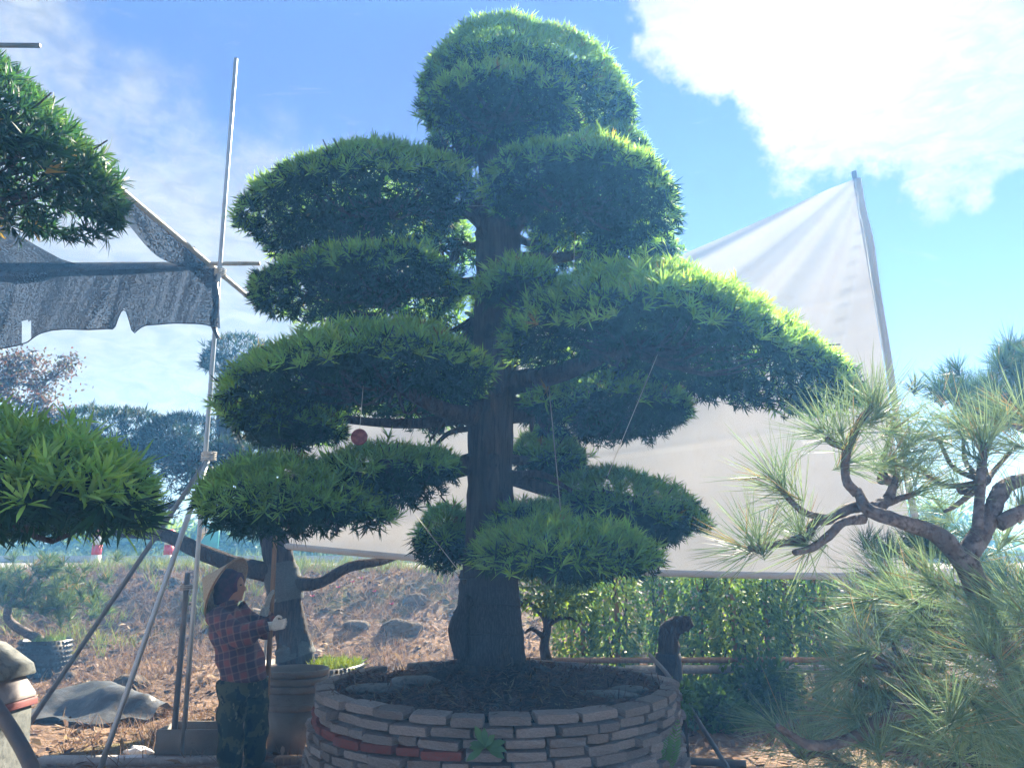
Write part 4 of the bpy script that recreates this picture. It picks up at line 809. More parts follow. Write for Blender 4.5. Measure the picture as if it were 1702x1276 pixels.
for px, py, ax in [(1480, 1168, (-1, 0, .2)), (1460, 1160, (-.9, -.2, .5)), (1290, 1205, (-1, 0, .1)), (1350, 1238, (-.3, -.3, .6)), (1420, 1222, (0, -.2, 1)), (1540, 1165, (-.4, 0, .9)), (1560, 1060, (-1, 0, .2)), (1600, 1010, (-1, 0, .1)), (1500, 1050, (-1, 0, .3)), (1440, 1080, (-1, 0, 0)), (1400, 1120, (-1, .1, .1)), (1480, 1110, (-1, 0, -.1)),
  (1380, 1170, (-.8, 0, .4)), (1420, 1190, (-1, -.2, .3)), (1520, 1230, (-.3, -.2, .7)), (1580, 1200, (0, -.4, .3)), (1620, 1170, (.1, -.5, -.5)), (1460, 1250, (-.2, -.2, .8)), (1380, 1270, (-.4, 0, .8)), (1650, 1090, (-.6, -.2, .5)), (1660, 1200, (0, -.4, -.6)), (1560, 1110, (-.6, -.3, .2)), (1620, 1110, (-.7, 0, .5)), (1690, 1010, (-.8, 0, .3)), (1640, 1040, (-1, 0, .0)), (1700, 1180, (.2, -.4, .2)), (1590, 1250, (-.3, -.3, .7)), (1690, 1100, (.4, -.2, .5)),
  (1430, 1010, (-.6, 0, .4)), (1500, 990, (-.9, 0, .1)), (1550, 970, (-.6, .2, .6)), (1480, 950, (-1, 0, .1)), (1520, 1130, (-1, .2, .1)), (1330, 1250, (-.5, -.1, .8)), (1500, 1265, (-.1, 0, 1)), (1670, 1260, (.1, -.2, .8))]+EXTRA:
    c = P(px, py, (d1+g.uniform(-.3, .5)) if px < 1580 else g.uniform(2.0, 2.7)); tf.append((c, ax))
    if g.uniform() < .75: q0 = P(min(1700, px+90), py+40, d1+.1); limbs.append(([q0, (q0+c)/2+g.normal(0, .02, 3), c], [.012, .009, .005]))
pine('low_pine', 'lower pine with sweeping needle sprays in bottom right corner', limbs, tf, 62, .20, 60, base=(float(limbs[0][0][0][0]), d1, 0.0), tones=(np.array([.10, .19, .125]), np.array([.26, .35, .22])), axis_up=.1)
# farther pine with dense dark tufts
d2 = 5.2; g = np.random.default_rng(78)
limbs = [(PL([(1760, 1200, d2), (1740, 900, d2), (1720, 700, d2), (1690, 610, d2)]), [.1, .09, .07, .03]), (PL([(1725, 720, d2), (1660, 690, d2), (1590, 670, d2)]), [.05, .04, .015])]
limbs[0][0].insert(0, np.array([limbs[0][0][0][0]+.1, d2, G(3.6, d2)-.05])); limbs[0] = (limbs[0][0], [.12, .1, .09, .07, .03])
tf = []
for (cx, cy, rx, ry, k) in [(1690, 605, 45, 35, 26), (1600, 655, 55, 22, 26), (1680, 680, 60, 30, 26), (1640, 700, 60, 18, 14), (1560, 900, 60, 30, 14), (1500, 920, 60, 25, 12), (1650, 960, 60, 40, 16)]:
    for j in range(k): tf.append((P(cx+g.normal(0, rx*.5), cy+g.normal(0, ry*.5), d2+g.normal(0, .2)), (g.normal(0, .6), g.normal(0, .5), .6)))
pine('far_pine', 'farther pine with dense dark needle tufts at right edge', limbs, tf, 63, .17, 60, W=.0032, tones=(np.array([.035, .08, .045]), np.array([.08, .14, .06])), axis_up=.3)
cpt = np.array([P(1690, 1250, 3.2)[0]+.05, 3.2, 0]); stud_pot(cpt*[1, 1, 0], .3, P(1690, 1243, 3.2)[2], 'black studded pot in the bottom right corner under pine')

# ------------------------------------------------------------------ stacked pots behind the worker
SP = P(486, 1240, 7.2); SP[2] = G(SP[0], 7.2)
zr_ = P(486, 1110, 7.2)[2]; R0 = P(546, 1110, 7.2)[0]-SP[0]
gr_pots = 'grey plastic tree pots nested in one stack'
labs = ['lowest grey-brown pot, its tall body carrying the nested stack', 'second pot up in the nested stack behind the worker', 'third pot up in the nested stack behind the worker', 'topmost open grey pot of the nested stack behind the worker']
hp = zr_-SP[2]
def pot(zb, zt, r, label, body=True):
    e = empty('tree_pot', (float(SP[0]), float(SP[1]), zb), label, 'pot', gr_pots); rb_ = r*.80
    MB().add(*lathe([(0, zb+.01), (rb_, zb+.01), (r*.93, zt-.05), (r*.90, zt-.05), (rb_-.02, zb+.03), (0, zb+.03)], (SP[0], SP[1], 0), 56)).build('pot_body', M['potgrey'], e, True)
    MB().add(*lathe([(r*.90, zt-.055), (r*.965, zt-.055), (r, zt-.045), (r*1.01, zt-.012), (r*.995, zt), (r*.945, zt), (r*.90, zt-.05)], (SP[0], SP[1], 0), 56)).build('rim', M['potgrey'], e, True)
    return e
pot(SP[2]-.02, SP[2]+hp*.60, R0*.94, labs[0])
for k in range(3): pot(SP[2]+.12+.055*k+hp*.0, zr_-.062*(2-k), R0*(.985+.005*k), labs[k+1])

# ------------------------------------------------------------------ worker in a conical hat
WD = 6.35; KX = lambda px, py, dy=0.0: P(px, py, WD)+np.array([0, dy, 0])
feet = KX(402, 1288); feet[2] = G(feet[0], WD)
per = empty('person', tuple(feet), 'person in conical straw hat, plaid shirt and camouflage trousers gripping a pole', 'person')
def remesh(mb, name, m_, parent, vox=.014, smooth=6, fac=.5):
    me = mb.me('tmp'); o = bpy.data.objects.new('tmp', me); C.objects.link(o)
    bm = bmesh.new(); bm.from_mesh(me); bmesh.ops.recalc_face_normals(bm, faces=bm.faces[:]); bm.to_mesh(me); bm.free()
    r = o.modifiers.new('r', 'REMESH'); r.mode = 'VOXEL'; r.voxel_size = vox; s_ = o.modifiers.new('s', 'SMOOTH'); s_.factor = fac; s_.iterations = smooth
    dg = bpy.context.evaluated_depsgraph_get(); me2 = bpy.data.meshes.new_from_object(o.evaluated_get(dg)); bpy.data.objects.remove(o)
    for p_ in me2.polygons: p_.use_smooth = True
    me2.materials.clear(); return link(name, me2, M[m_], parent)
def loft(rings, seg=24):
    """rings: (centre, half x, half y)"""
    th = np.linspace(0, 2*np.pi, seg, endpoint=False); n = len(rings)
    V = np.concatenate([np.asarray(c)+np.stack([np.cos(th)*a, np.sin(th)*b, 0*th], 1) for c, a, b in rings]); i = np.arange(seg); j = (i+1) % seg
    q = np.concatenate([np.stack([k*seg+i, k*seg+j, (k+1)*seg+j, (k+1)*seg+i], 1) for k in range(n-1)])
    V = np.vstack([V, rings[0][0], rings[-1][0]]); a, b = len(V)-2, len(V)-1
    return V, q, np.concatenate([np.stack([j, i, np.full(seg, a)], 1), np.stack([(n-1)*seg+i, (n-1)*seg+j, np.full(seg, b)], 1)])
ell = lambda c, s: blob(c, s, 1, 0, 1, 3)
hd = KX(384, 974); m1 = 1/245.  # px to metres near the worker: about .0051
# body: one continuous surface (head, neck, trunk, arms, legs)
bd = MB(); bd.add(*ell(hd, (.094, .078, .118))); bd.add(*ell(hd+[.045, 0, -.055], (.052, .055, .06))); bd.add(*ell(hd+[.052, 0, .02], (.045, .06, .06)))
bd.add(*tube([hd+[.085, 0, .02], hd+[.112, 0, -.02], hd+[.09, 0, -.03]], [.010, .017, .012], 8, 8))
bd.add(*ell(hd+[.092, 0, -.062], (.014, .024, .009))); bd.add(*ell(hd+[.08, 0, -.098], (.022, .025, .02)))
for s_ in (-1, 1): bd.add(*ell(hd+[.0, .078*s_, -.005], (.022, .012, .034)))
bd.add(*tube([hd+[-.01, 0, -.05], KX(378, 1006)], [.058, .062], 6, 12))
bd.add(*loft([(KX(377, 1006), .05, .08), (KX(378, 1020), .08, .14), (KX(390, 1060), .12, .15), (KX(404, 1110), .14, .155), (KX(404, 1140), .12, .15)]))
SHn, ELn, WRn = KX(368, 1024, -.17), KX(418, 1053, -.26), KX(459, 1036, -.20)
SHf, ELf, WRf = KX(384, 1020, .17), KX(430, 1052, .20), KX(438, 1017, .09)
for a, b, c in ((SHn, ELn, WRn), (SHf, ELf, WRf)): bd.add(*tube([a, b, c], [.05, .042, .03], 12, 10))
LEG = {-1: [KX(394, 1135, -.085), KX(392, 1200, -.09), KX(390, 1275, -.10)], 1: [KX(414, 1135, .085), KX(420, 1200, .09), KX(414, 1275, .10)]}
for s_ in (-1, 1): bd.add(*tube(LEG[s_], [.08, .055, .04], 14, 12))
remesh(bd, 'body', 'skin', per, .011, 4)
for s_ in (-1, 1): MB().add(*ell(hd+[.088, .030*s_, .012], (.009, .011, .007))).build('eye', M['eye'], per, True)
# clothes
def plaid():
    m = bpy.data.materials.new('plaid'); m.use_nodes = True; t = m.node_tree; b = t.nodes['Principled BSDF']; b.inputs['Roughness'].default_value = .9; L = t.links.new
    cd = t.nodes.new('ShaderNodeTexCoord'); cur = None
    rgb = t.nodes.new('ShaderNodeRGB'); rgb.outputs[0].default_value = (.20, .06, .055, 1); cur = rgb.outputs[0]
    for rot, sc_, c_, lo, hi, f in [((0, 0, 0), 3.0, (.03, .022, .045, 1), .35, .5, .8), ((0, 1.5708, 0), 2.8, (.035, .022, .045, 1), .3, .45, .75), ((0, 0, 0), 6, (.34, .22, .18, 1), .86, .97, .3), ((0, 1.5708, 0), 5.6, (.34, .22, .18, 1), .86, .97, .3)]:
        mp = t.nodes.new('ShaderNodeMapping'); mp.inputs[2].default_value = (rot[0], rot[1]+.25, rot[2]); L(cd.outputs['Object'], mp.inputs[0])
        wv = t.nodes.new('ShaderNodeTexWave'); wv.inputs['Scale'].default_value = sc_; wv.inputs['Distortion'].default_value = 1.4; wv.inputs['Detail Scale'].default_value = 1.2; L(mp.outputs[0], wv.inputs['Vector'])
        mr = t.nodes.new('ShaderNodeMapRange'); L(wv.outputs['Fac'], mr.inputs[0]); mr.inputs[1].default_value = lo; mr.inputs[2].default_value = hi; mr.inputs[4].default_value = f
        mi = t.nodes.new('ShaderNodeMix'); mi.data_type = 'RGBA'; L(mr.outputs[0], mi.inputs[0]); L(cur, mi.inputs[6]); mi.inputs[7].default_value = c_; cur = mi.outputs[2]
    L(cur, b.inputs['Base Color']); n = t.nodes.new('ShaderNodeTexNoise'); n.inputs['Scale'].default_value = 14; L(cd.outputs['Object'], n.inputs['Vector'])
    bp = t.nodes.new('ShaderNodeBump'); bp.inputs['Strength'].default_value = .5; bp.inputs['Distance'].default_value = .03; L(n.outputs[0], bp.inputs['Height']); L(bp.outputs[0], b.inputs['Normal']); return m
M['plaid'] = plaid()
M['camo'] = mat('camouflage', (.03, .042, .03), .9, .15, [(9, (.075, .085, .05), .52, .55, 3, U), (12, (.012, .018, .016), .55, .58, 3, (1, 1, .7)), (16, (.14, .14, .10), .62, .65, 3, (1, 1, .6))], (16, .5, (1, 1, .6), .02))
st_ = MB()
rings = [(378, 1004, .065, .10, 0), (377, 1012, .105, .165, 0), (378, 1026, .135, .20, 0), (386, 1045, .165, .205, 0), (394, 1070, .175, .20, 0), (400, 1095, .178, .20, 0), (404, 1118, .172, .205, 0), (405, 1128, .168, .205, 0)]
st_.add(*loft([(KX(a, b), c*.98, d) for a, b, c, d, _ in rings], 30))
st_.add(*tube([SHn+[0, .05, .015], (SHn+ELn)/2, ELn, (ELn+WRn)/2, WRn], [.095, .088, .078, .066, .055], 30, 14, .035, sd=2))
st_.add(*tube([SHf+[0, -.05, .015], (SHf+ELf)/2, ELf, WRf+[0, 0, -.02]], [.095, .085, .076, .055], 30, 14, .035, sd=3))
st_.add(*tube([KX(378, 1004)+[.055*math.cos(t)+.012, .07*math.sin(t), .012+.012*math.cos(t)] for t in np.linspace(0, 6.28, 18)], .017, 40, 8))
shirt = remesh(st_, 'shirt', 'plaid', per, .012, 3); l = Lump(77, 9.0); l2 = Lump(78, 20.0)
V = np.array([v.co[:] for v in shirt.data.vertices]); nn = np.array([v.normal[:] for v in shirt.data.vertices]); V = V+nn*(.012*l(V*np.array([1, 1, 1.8]))+.006*l2(V))[:, None]; shirt.data.vertices.foreach_set('co', V.astype(np.float32).ravel()); shirt.data.update()
tr_ = MB(); tr_.add(*loft([(KX(404, 1118), .13, .17), (KX(404, 1132), .155, .185), (KX(405, 1148), .15, .18), (KX(405, 1158), .12, .15)], 26))
for s_ in (-1, 1): tr_.add(*tube([LEG[s_][0]+[0, 0, .03], LEG[s_][0]*.5+LEG[s_][1]*.5, LEG[s_][1], LEG[s_][1]*.4+LEG[s_][2]*.6, LEG[s_][2]], [.118, .112, .098, .09, .085], 30, 16, .03, sd=s_+4))
tro = remesh(tr_, 'trousers', 'camo', per, .013, 3)
V = np.array([v.co[:] for v in tro.data.vertices]); nn = np.array([v.normal[:] for v in tro.data.vertices]); V = V+nn*(.012*l(V*np.array([1, 1, 1.6]))+.006*l2(V))[:, None]; tro.data.vertices.foreach_set('co', V.astype(np.float32).ravel()); tro.data.update()
for s_ in (-1, 1):
    f_ = LEG[s_][2].copy(); f_[2] = feet[2]; sh_ = MB(); sh_.add(*ell(f_+[.05, 0, .04], (.14, .05, .045))); sh_.add(*tube([f_+[-.02, 0, .05], f_+[-.02, 0, .13]], [.055, .05], 5, 12)); sh_.add(*box(f_+[.05, 0, .012], (.26, .09, .024)))
    remesh(sh_, 'shoe', 'shoe', per, .012, 4)
# gloved hands, five fingers each; the far one closes round the pole, the near one is loosely curled
def hand(name, m_, wr_, fwd, side, up, curl, axis_c=None):
    fwd, side, up = (nrm(np.asarray(v, float)) for v in (fwd, side, up)); h = MB(); R = np.stack([fwd, side, up], 1)
    pv, _, pf = ell((0, 0, 0), (.048, .042, .022)); h.add(pv@R.T+wr_+fwd*.05, None, pf); h.add(*tube([wr_-fwd*.045, wr_+fwd*.02], [.036, .032], 5, 12))
    for k, (o_, ln) in enumerate([(-.030, .062), (-.010, .073), (.010, .070), (.029, .056)]):
        b = wr_+fwd*.088+side*o_; c1 = b+fwd*ln*.42*math.cos(curl*.5)-up*ln*.42*math.sin(curl*.5); c2 = c1+fwd*ln*.38*math.cos(curl*1.3)-up*ln*.38*math.sin(curl*1.3); c3 = c2+fwd*ln*.3*math.cos(curl*2)-up*ln*.3*math.sin(curl*2)
        h.add(*tube([b-fwd*.02, b, c1, c2, c3], [.0105, .0105, .010, .0095, .008], 17, 8))
    b = wr_+fwd*.03-side*.035; h.add(*tube([b, b-side*.025+fwd*.025-up*.012, b-side*.02+fwd*.052-up*.035, b-side*.005+fwd*.07-up*.05], [.013, .0125, .011, .009], 14, 8))
    return remesh(h, name, m_, per, .0055, 2, .4)
stick_x = KX(439, 1003, .12)
hand('glove', 'glovegrey', stick_x+[-.012, -.045, -.055], (.25, .1, 1), (0, -.4, .1), (-.6, -.9, .1), .2)
hand('glove', 'glovewhite', WRn+[.008, 0, -.002], (1, .12, .12), (0, -.25, -1), (0, 1, -.2), .75)
# hat and scarf
hat = empty('tmp_hat'); bpy.data.objects.remove(hat)
axn = nrm(KX(342, 970)-KX(370, 982)+np.array([0, .015, 0])); hc = KX(373, 977, .0); hx = nrm(np.cross(axn, [0, 1, 0])); hy = np.cross(axn, hx); RH = .262
prof = [(RH, -.008), (RH*1.005, 0), (RH*.97, .012), (RH*.70, .068), (RH*.45, .128), (RH*.2, .185), (.012, .222), (.0, .223)]; inn = [(r_, z-.012) for r_, z in prof[1:]]
V, q, _ = lathe(inn[::-1]+prof, (0, 0, 0), 48); V = V[:, :1]*hx+V[:, 1:2]*hy+V[:, 2:]*axn+hc-axn*.02
ho = MB().add(V, q).build('conical_hat', M['straw_hat'], per, True)
rm = [hc-axn*.02+hx*RH*1.0*math.cos(t)+hy*RH*1.0*math.sin(t) for t in np.linspace(0, 6.2832, 40)]; MB().add(*tube(rm, .007, 80, 6)).build('brim_binding', M['wood'], ho, True)
sv = MB(); sv.add(*ell(hd+[-.025, 0, .012], (.108, .102, .128))); sv.add(*tube([hd+[-.05, 0, -.05], KX(372, 1004)], [.085, .075], 6, 14)); sv.add(*tube([hd+[.05, .07*math.cos(t), .055+.0*t] if False else hd+[.06, .085*math.sin(t), .075*math.cos(t)+.02] for t in np.linspace(-2.4, 2.4, 14)], .018, 30, 8))
remesh(sv, 'headscarf', 'scarf', per, .01, 3)
# pole in the hand
pa, pb = KX(449, 885, .14), KX(430, 1240, .12); pb[2] = G(pb[0], pb[1])-.02
po = empty('wooden_pole', tuple(pb), 'long upright wooden pole held by the worker in plaid', 'pole')
MB().add(*tube([pb, pb*.5+pa*.5+[.006, 0, 0], pa], [.021, .02, .018], 24, 10, .02)).build('pole_shaft', M['wood'], po, True)
MB().add(*tube([pb*.62+pa*.38, pb*.605+pa*.395], [.0235, .0235], 4, 12)).build('metal_ferrule', M['steel'], po, True)

# ------------------------------------------------------------------ things lying about on the left
def gpt(px, py, it=30):
    r = ray(px, py); t = 3.0/r[1]
    for k in range(900):
        q_ = np.array([0, 0, CH])+r*t
        if q_[2] <= G(q_[0], q_[1]): break
        t += .03/r[1]
    return q_
# crumpled black plastic sheet
c0, c1 = gpt(60, 1205), gpt(285, 1195); nu, nv = 46, 18; V = np.zeros((nv, nu, 3)); lp = Lump(51, 6.0); lp2 = Lump(52, 13.0)
for j in range(nu):
    for k in range(nv):
        s, t = j/(nu-1), k/(nv-1); x = c0[0]-.2+(c1[0]-c0[0]+.15)*s; y = 8.1+t*(1.0+.25*math.sin(s*5)); X = np.array([[x, y*1.6, 0]])
        V[k, j] = [x, y+.06*math.sin(s*9), G(x, y)+.045+.26*math.exp(-((t-.55)/.28)**2)*(.5+.5*math.sin(s*2.6+.4))+.035*lp(X)[0]+.02*lp2(X)[0]]
i = np.arange(nu*nv).reshape(nv, nu); q = np.stack([i[:-1, :-1].ravel(), i[:-1, 1:].ravel(), i[1:, 1:].ravel(), i[1:, :-1].ravel()], 1)
tag(link('plastic_sheet', mesh_np('ps', V, [q], smooth=True), M['sheetblack']), 'crumpled dark plastic sheet lying on straw left of the pipes', 'plastic sheet')
# grey trough
tq = gpt(315, 1262); tx, ty = tq[0], tq[1]+.1; tz = G(tx, ty); te = empty('trough', (tx, ty, tz), 'low grey open trough on the ground behind the dark pipe', 'trough')
for c_, s_, nm in [((0, -.17, .12), (.52, .025, .24), 'front_wall'), ((0, .17, .12), (.52, .025, .24), 'back_wall'), ((-.25, 0, .118), (.025, .312, .235), 'end_wall'), ((.25, 0, .118), (.025, .312, .235), 'end_wall'), ((0, 0, .02), (.47, .31, .03), 'floor')]:
    bmx = MB().add(*box(np.array([tx, ty, tz])+c_, s_)); bmx.build(nm, M['potgrey'], te)
# white bag, paper, bottle
wq = gpt(356, 1262); tag(MB().add(*blob(wq+[0, 0, .07], (.075, .07, .085), 61, .35, 3.5, 4)).build('plastic_bag', M['white'], None, True), 'crumpled white plastic bag beside the worker trouser leg', 'plastic bag')
wq = gpt(215, 1270); V, q, t = tube([wq+[-.10, 0, .035], wq+[.13, .03, .035]], [.036, .036], 8, 16); tag(MB().add(V, q, t).build('paper_roll', M['white'], None, True), 'white roll lying on the ground near silver strut foot', 'roll')
wq = gpt(225, 1255); tag(MB().add(*blob(wq+[0.02, 0, .03], (.1, .06, .04), 63, .4, 3, 3)).build('crumpled_paper', M['white'], None, True), 'small crumpled white paper just above the white roll', 'paper')
# timber along the bottom
a, b = gpt(150, 1285), gpt(505, 1282); a[1] = b[1] = 6.75; ang_ = 0.03
for k, (xa, xb, lb) in enumerate([(60, 372, 'weathered grey plank lying along the bottom left of frame'), (455, 520, 'short reddish plank lying at the foot of the pots')]):
    p0, p1 = gpt(xa, 1272), gpt(xb, 1266); mid = (p0+p1)/2; L_ = abs(p1[0]-p0[0])
    Vv, q, _ = box((0, 0, 0), (L_, .12, .05)); tag(MB().add(Vv+[mid[0], mid[1], G(mid[0], mid[1])+.025], q).build('plank', M['wood'] if k else M['concrete']), lb, 'plank')
# rocks and clods, each its own thing
ROCKS = [(668, 1052, .26, 'big brown boulder on bank left of the wrapped trunk'), (692, 1002, .16, 'dark rounded stone above the big brown boulder'), (590, 1045, .17, 'dark stone on the bank right of the leaning trunk'), (105, 1132, .13, 'pale angular stone left of the dark strut'), (215, 1142, .19, 'dark lump of earth behind the plastic sheet'),
         (310, 1030, .10, 'small dark stone on bank right of the shiny strut'), (262, 955, .14, 'dark stone high on the bank near road edge'), (292, 968, .10, 'smaller dark stone beside the one near road edge'), (262, 1262, .07, 'flat grey stone right of the white roll'), (50, 1262, .05, 'pale flat stone in the bottom left corner'), (760, 1020, .12, 'grey stone on bank touching the view of wrapped trunk'), (540, 1015, .08, 'small stone on the bank above the weedy pot')]
for k, (px, py, s, lb) in enumerate(ROCKS):
    q_ = gpt(px, py); tag(MB().add(*blob(q_+[0, 0, s*.15], (s, s*.8, s*.62), 80+k, .34, 1.9, 4)).build('stone', M['rock'], None, False), lb, 'stone', 'loose stones on the bank')
# old striped metal hood at the left edge
hq = P(20, 1200, 3.3); hz = 0.0
ob = empty('weathered_block', (float(hq[0]), 3.3, 0), 'weathered grey block with white and red painted cap at left edge', 'block')
Dn = 3.3; prof2 = [(-90, 1040), (0, 1070), (48, 1108), (58, 1150), (60, 1168)]
top = [P(a, b, Dn) for a, b in prof2]; capm = MB(); 
def slabx(profA, profB, y0, y1, m_, nm):
    A_ = [np.array([*p_[[0]], y0, p_[2]]) for p_ in profA]; n = len(A_); Bq = [np.array([*p_[[0]], y0, p_[2]]) for p_ in profB]
    V = A_+Bq+[v+[0, y1-y0, 0] for v in A_]+[v+[0, y1-y0, 0] for v in Bq]; q = []
    for k in range(n-1): q += [[k, k+1, n+k+1, n+k], [2*n+k+1, 2*n+k, 3*n+k, 3*n+k+1], [k+1, k, 2*n+k, 2*n+k+1], [n+k, n+k+1, 3*n+k+1, 3*n+k]]
    q += [[0, n, 3*n, 2*n], [n-1, 2*n+n-1, 3*n+n-1, 2*n-1]]
    o = MB().add(V, q).build(nm, M[m_], ob); bv = o.modifiers.new('b', 'BEVEL'); bv.width = .006; bv.segments = 2
pf = lambda l_: [P(a, b, Dn+.45) for a, b in l_]
M['fadedred'] = mat('faded_red', (.17, .05, .05), .7, .3, [(10, (.2, .13, .12), .5, .7, 5, U)]); M['dirtywhite'] = mat('dirty_white', (.24, .215, .21), .7, .3, [(9, (.16, .115, .10), .45, .7, 5, U)], (20, .4, U, .01))
slabx(pf([(-120, 1040), (0, 1068), (46, 1102), (50, 1118)]), pf([(-120, 1066), (0, 1090), (40, 1118), (48, 1122)]), Dn-.12, Dn+.5, 'slab', 'lid')
slabx(pf([(-120, 1068), (0, 1092), (40, 1121), (59, 1150)]), pf([(-120, 1100), (0, 1116), (36, 1138), (59, 1157)]), Dn-.08, Dn+.46, 'dirtywhite', 'white_band')
slabx(pf([(-120, 1101), (0, 1117), (36, 1139), (59, 1158)]), pf([(-120, 1116), (0, 1134), (34, 1152), (60, 1170)]), Dn-.09, Dn+.47, 'fadedred', 'red_band')
slabx(pf([(-120, 1117), (0, 1135), (34, 1153), (56, 1172)]), pf([(-120, 1420), (0, 1420), (34, 1420), (40, 1420)]), Dn-.06, Dn+.44, 'slab', 'block_body')
# small pine in a studded pot on the left
lp_ = gpt(45, 1132); lp_[1] += .3; lp_[2] = G(lp_[0], lp_[1])-.03; rpot = .30; hpot = P(45, 1062, lp_[1])[2]-lp_[2]
stud_pot(lp_, rpot, hpot, 'black studded pot on the bank behind weathered block')
D3 = lp_[1]; g = np.random.default_rng(79); q0 = lp_+[0, 0, hpot-.05]
limbs = [([q0, P(15, 1030, D3), P(25, 990, D3), P(45, 960, D3)], [.06, .05, .04, .02]), ([P(20, 1005, D3), P(80, 1010, D3), P(140, 1010, D3)], [.03, .025, .01]), ([P(22, 990, D3), P(-40, 970, D3), P(-80, 965, D3)], [.03, .025, .01])]
tf = [(P(cx+g.normal(0, rx*.5), cy+g.normal(0, ry*.5), D3+g.normal(0, .2)), (g.normal(0, .7), g.normal(0, .5), .8)) for cx, cy, rx, ry, k in [(70, 955, 85, 26, 46), (120, 1000, 70, 34, 46), (10, 985, 60, 34, 26), (60, 1005, 70, 20, 16)] for _ in range(k)]
pine('small_pine', 'small soft-needled pine growing in studded pot at left', limbs, tf, 64, .16, 40, W=.006, tones=(np.array([.06, .12, .05]), np.array([.15, .22, .08])), base=tuple(lp_))
blades(np.stack([lp_[0]+g.uniform(-.05, .25, 30), lp_[1]+g.uniform(-.2, .1, 30), np.full(30, lp_[2]+hpot-.05)], 1), g, 8, .12, .012, np.array([.12, .22, .03]), np.array([.2, .28, .05]), 'grass_tuft', 'straw', [o for o in C.objects if o.name.startswith('studded_pot')][-1], .4)

# leaf rosette and ferny weed growing from the brick wall
def wall_plant(px, py, D, label, n, L, W, sd, col, up=.2):
    g = np.random.default_rng(sd); c = P(px, py, D); e = empty('wall_weed', tuple(c), label, 'weed')
    for k in range(n):
        t = -2.1+4.2*k/(n-1)+g.normal(0, .15); d = nrm(np.array([[math.sin(t)*1.0, -.75, math.cos(t)*.9+up]])); mb = MB()
        leaves(c[None], d, np.array([[0, -1, .6]]), np.array([L*g.uniform(.75, 1.15)]), np.array([W]), [0, .2, .45, .75, 1], [.15, .35, .9, .85, 0], col[None]*g.uniform(.8, 1.25), np.array([-.25]), mb)
        mb.build('leaf', M['ivy'], e, True)
fx = 4.02; wall_plant(806, 1240, fx-.02, 'green leaf rosette growing out of the planter brickwork', 10, .105, .036, 5, np.array([.09, .2, .09]))
cq = P(1104, 1250, 4.62); fe = empty('wall_fern', tuple(cq), 'feathery pale green weed on planter right flank', 'weed'); g = np.random.default_rng(8)
for k in range(5):
    a0 = cq+[g.normal(0, .02), -.02, -.08]; a1 = a0+np.array([g.normal(0, .035), -.05, g.uniform(.16, .28)]); st = catmull([a0, (a0+a1)/2+[0, -.02, 0], a1], 14); p = np.repeat(st, 2, 0); T = nrm(a1-a0); sd_ = np.tile([[1., 0, 0], [-1., 0, 0]], (14, 1))
    mb = MB(); ln = np.repeat(np.sin(np.linspace(.35, 3.0, 14)), 2)*.055; leaves(p, nrm(sd_+T*.8), np.tile([[0, -1., .3]], (28, 1)), ln, np.full(28, .009), [0, .5, 1], [.4, 1, 0], np.tile([[.11, .24, .09]], (28, 1)), np.full(28, -.1), mb); mb.build('frond', M['ivy'], fe)

# ------------------------------------------------------------------ background: hedge beyond the road, bushes, airy tree
for k, (xa, yb_, s, lb) in enumerate([(-13.5, 22.5, (2.6, 1.2, 1.2), 'green bush beyond the road, furthest left'), (-10.4, 22.0, (2.2, 1.1, 1.1), 'green bush beyond the road left of the striped posts'), (-7.6, 22.4, (2.0, 1.1, 1.3), 'green bush beyond the road between the striped posts'), (-5.0, 22.0, (1.8, 1.0, 1.2), 'green bush beyond road behind the leaning trunk'), (-2.6, 22.3, (1.8, 1.0, 1.0), 'low green bush beyond road left of main trunk'), (.3, 22.0, (2.0, 1.0, 1.1), 'green bush beyond road behind the main trunk'), (3.5, 22.4, (2.2, 1.1, 1.3), 'green bush beyond road behind the vine columns'), (7.2, 22.4, (2.6, 1.1, 1.5), 'green bush beyond road behind the right pines'), (11.6, 22.4, (2.8, 1.1, 1.6), 'green bush beyond the road, furthest right')]):
    g = np.random.default_rng(500+k); n = 2600; c = np.array([xa, yb_, 1.5+s[2]*.35]); u = nrm(g.normal(0, 1, (n, 3)))*(g.uniform(0, 1, (n, 1))**.3); u[:, 2] = np.abs(u[:, 2])*1.1-.3; l = Lump(500+k, 2.5); p = c+u*np.asarray(s)*(1+.3*l(u*1.5))[:, None]
    t = g.uniform(0, 1, (n, 1)); mb = MB(); leaves(p, nrm(u+g.normal(0, .6, p.shape)), nrm(np.array([0, 0, 1.])+g.normal(0, .6, p.shape)), g.uniform(.14, .3, n), g.uniform(.08, .16, n), [0, .4, 1], [.3, 1, 0], IV[0]*(1-t)+IV[2]*t, g.normal(-.1, .1, n), mb)
    e = empty('roadside_bush', (xa, yb_, 1.5), lb, 'bush', 'bushes beyond the road'); o = mb.build('leaves', M['ivy'], e); o['kind'] = 'stuff'
    st = MB()
    for j in range(6): st.add(*tube([[xa+g.normal(0, .2), yb_, 1.4], c+g.normal(0, .3, 3)*np.asarray(s)], [.05, .02], 6, 5))
    st.build('stems', M['bark'], e)
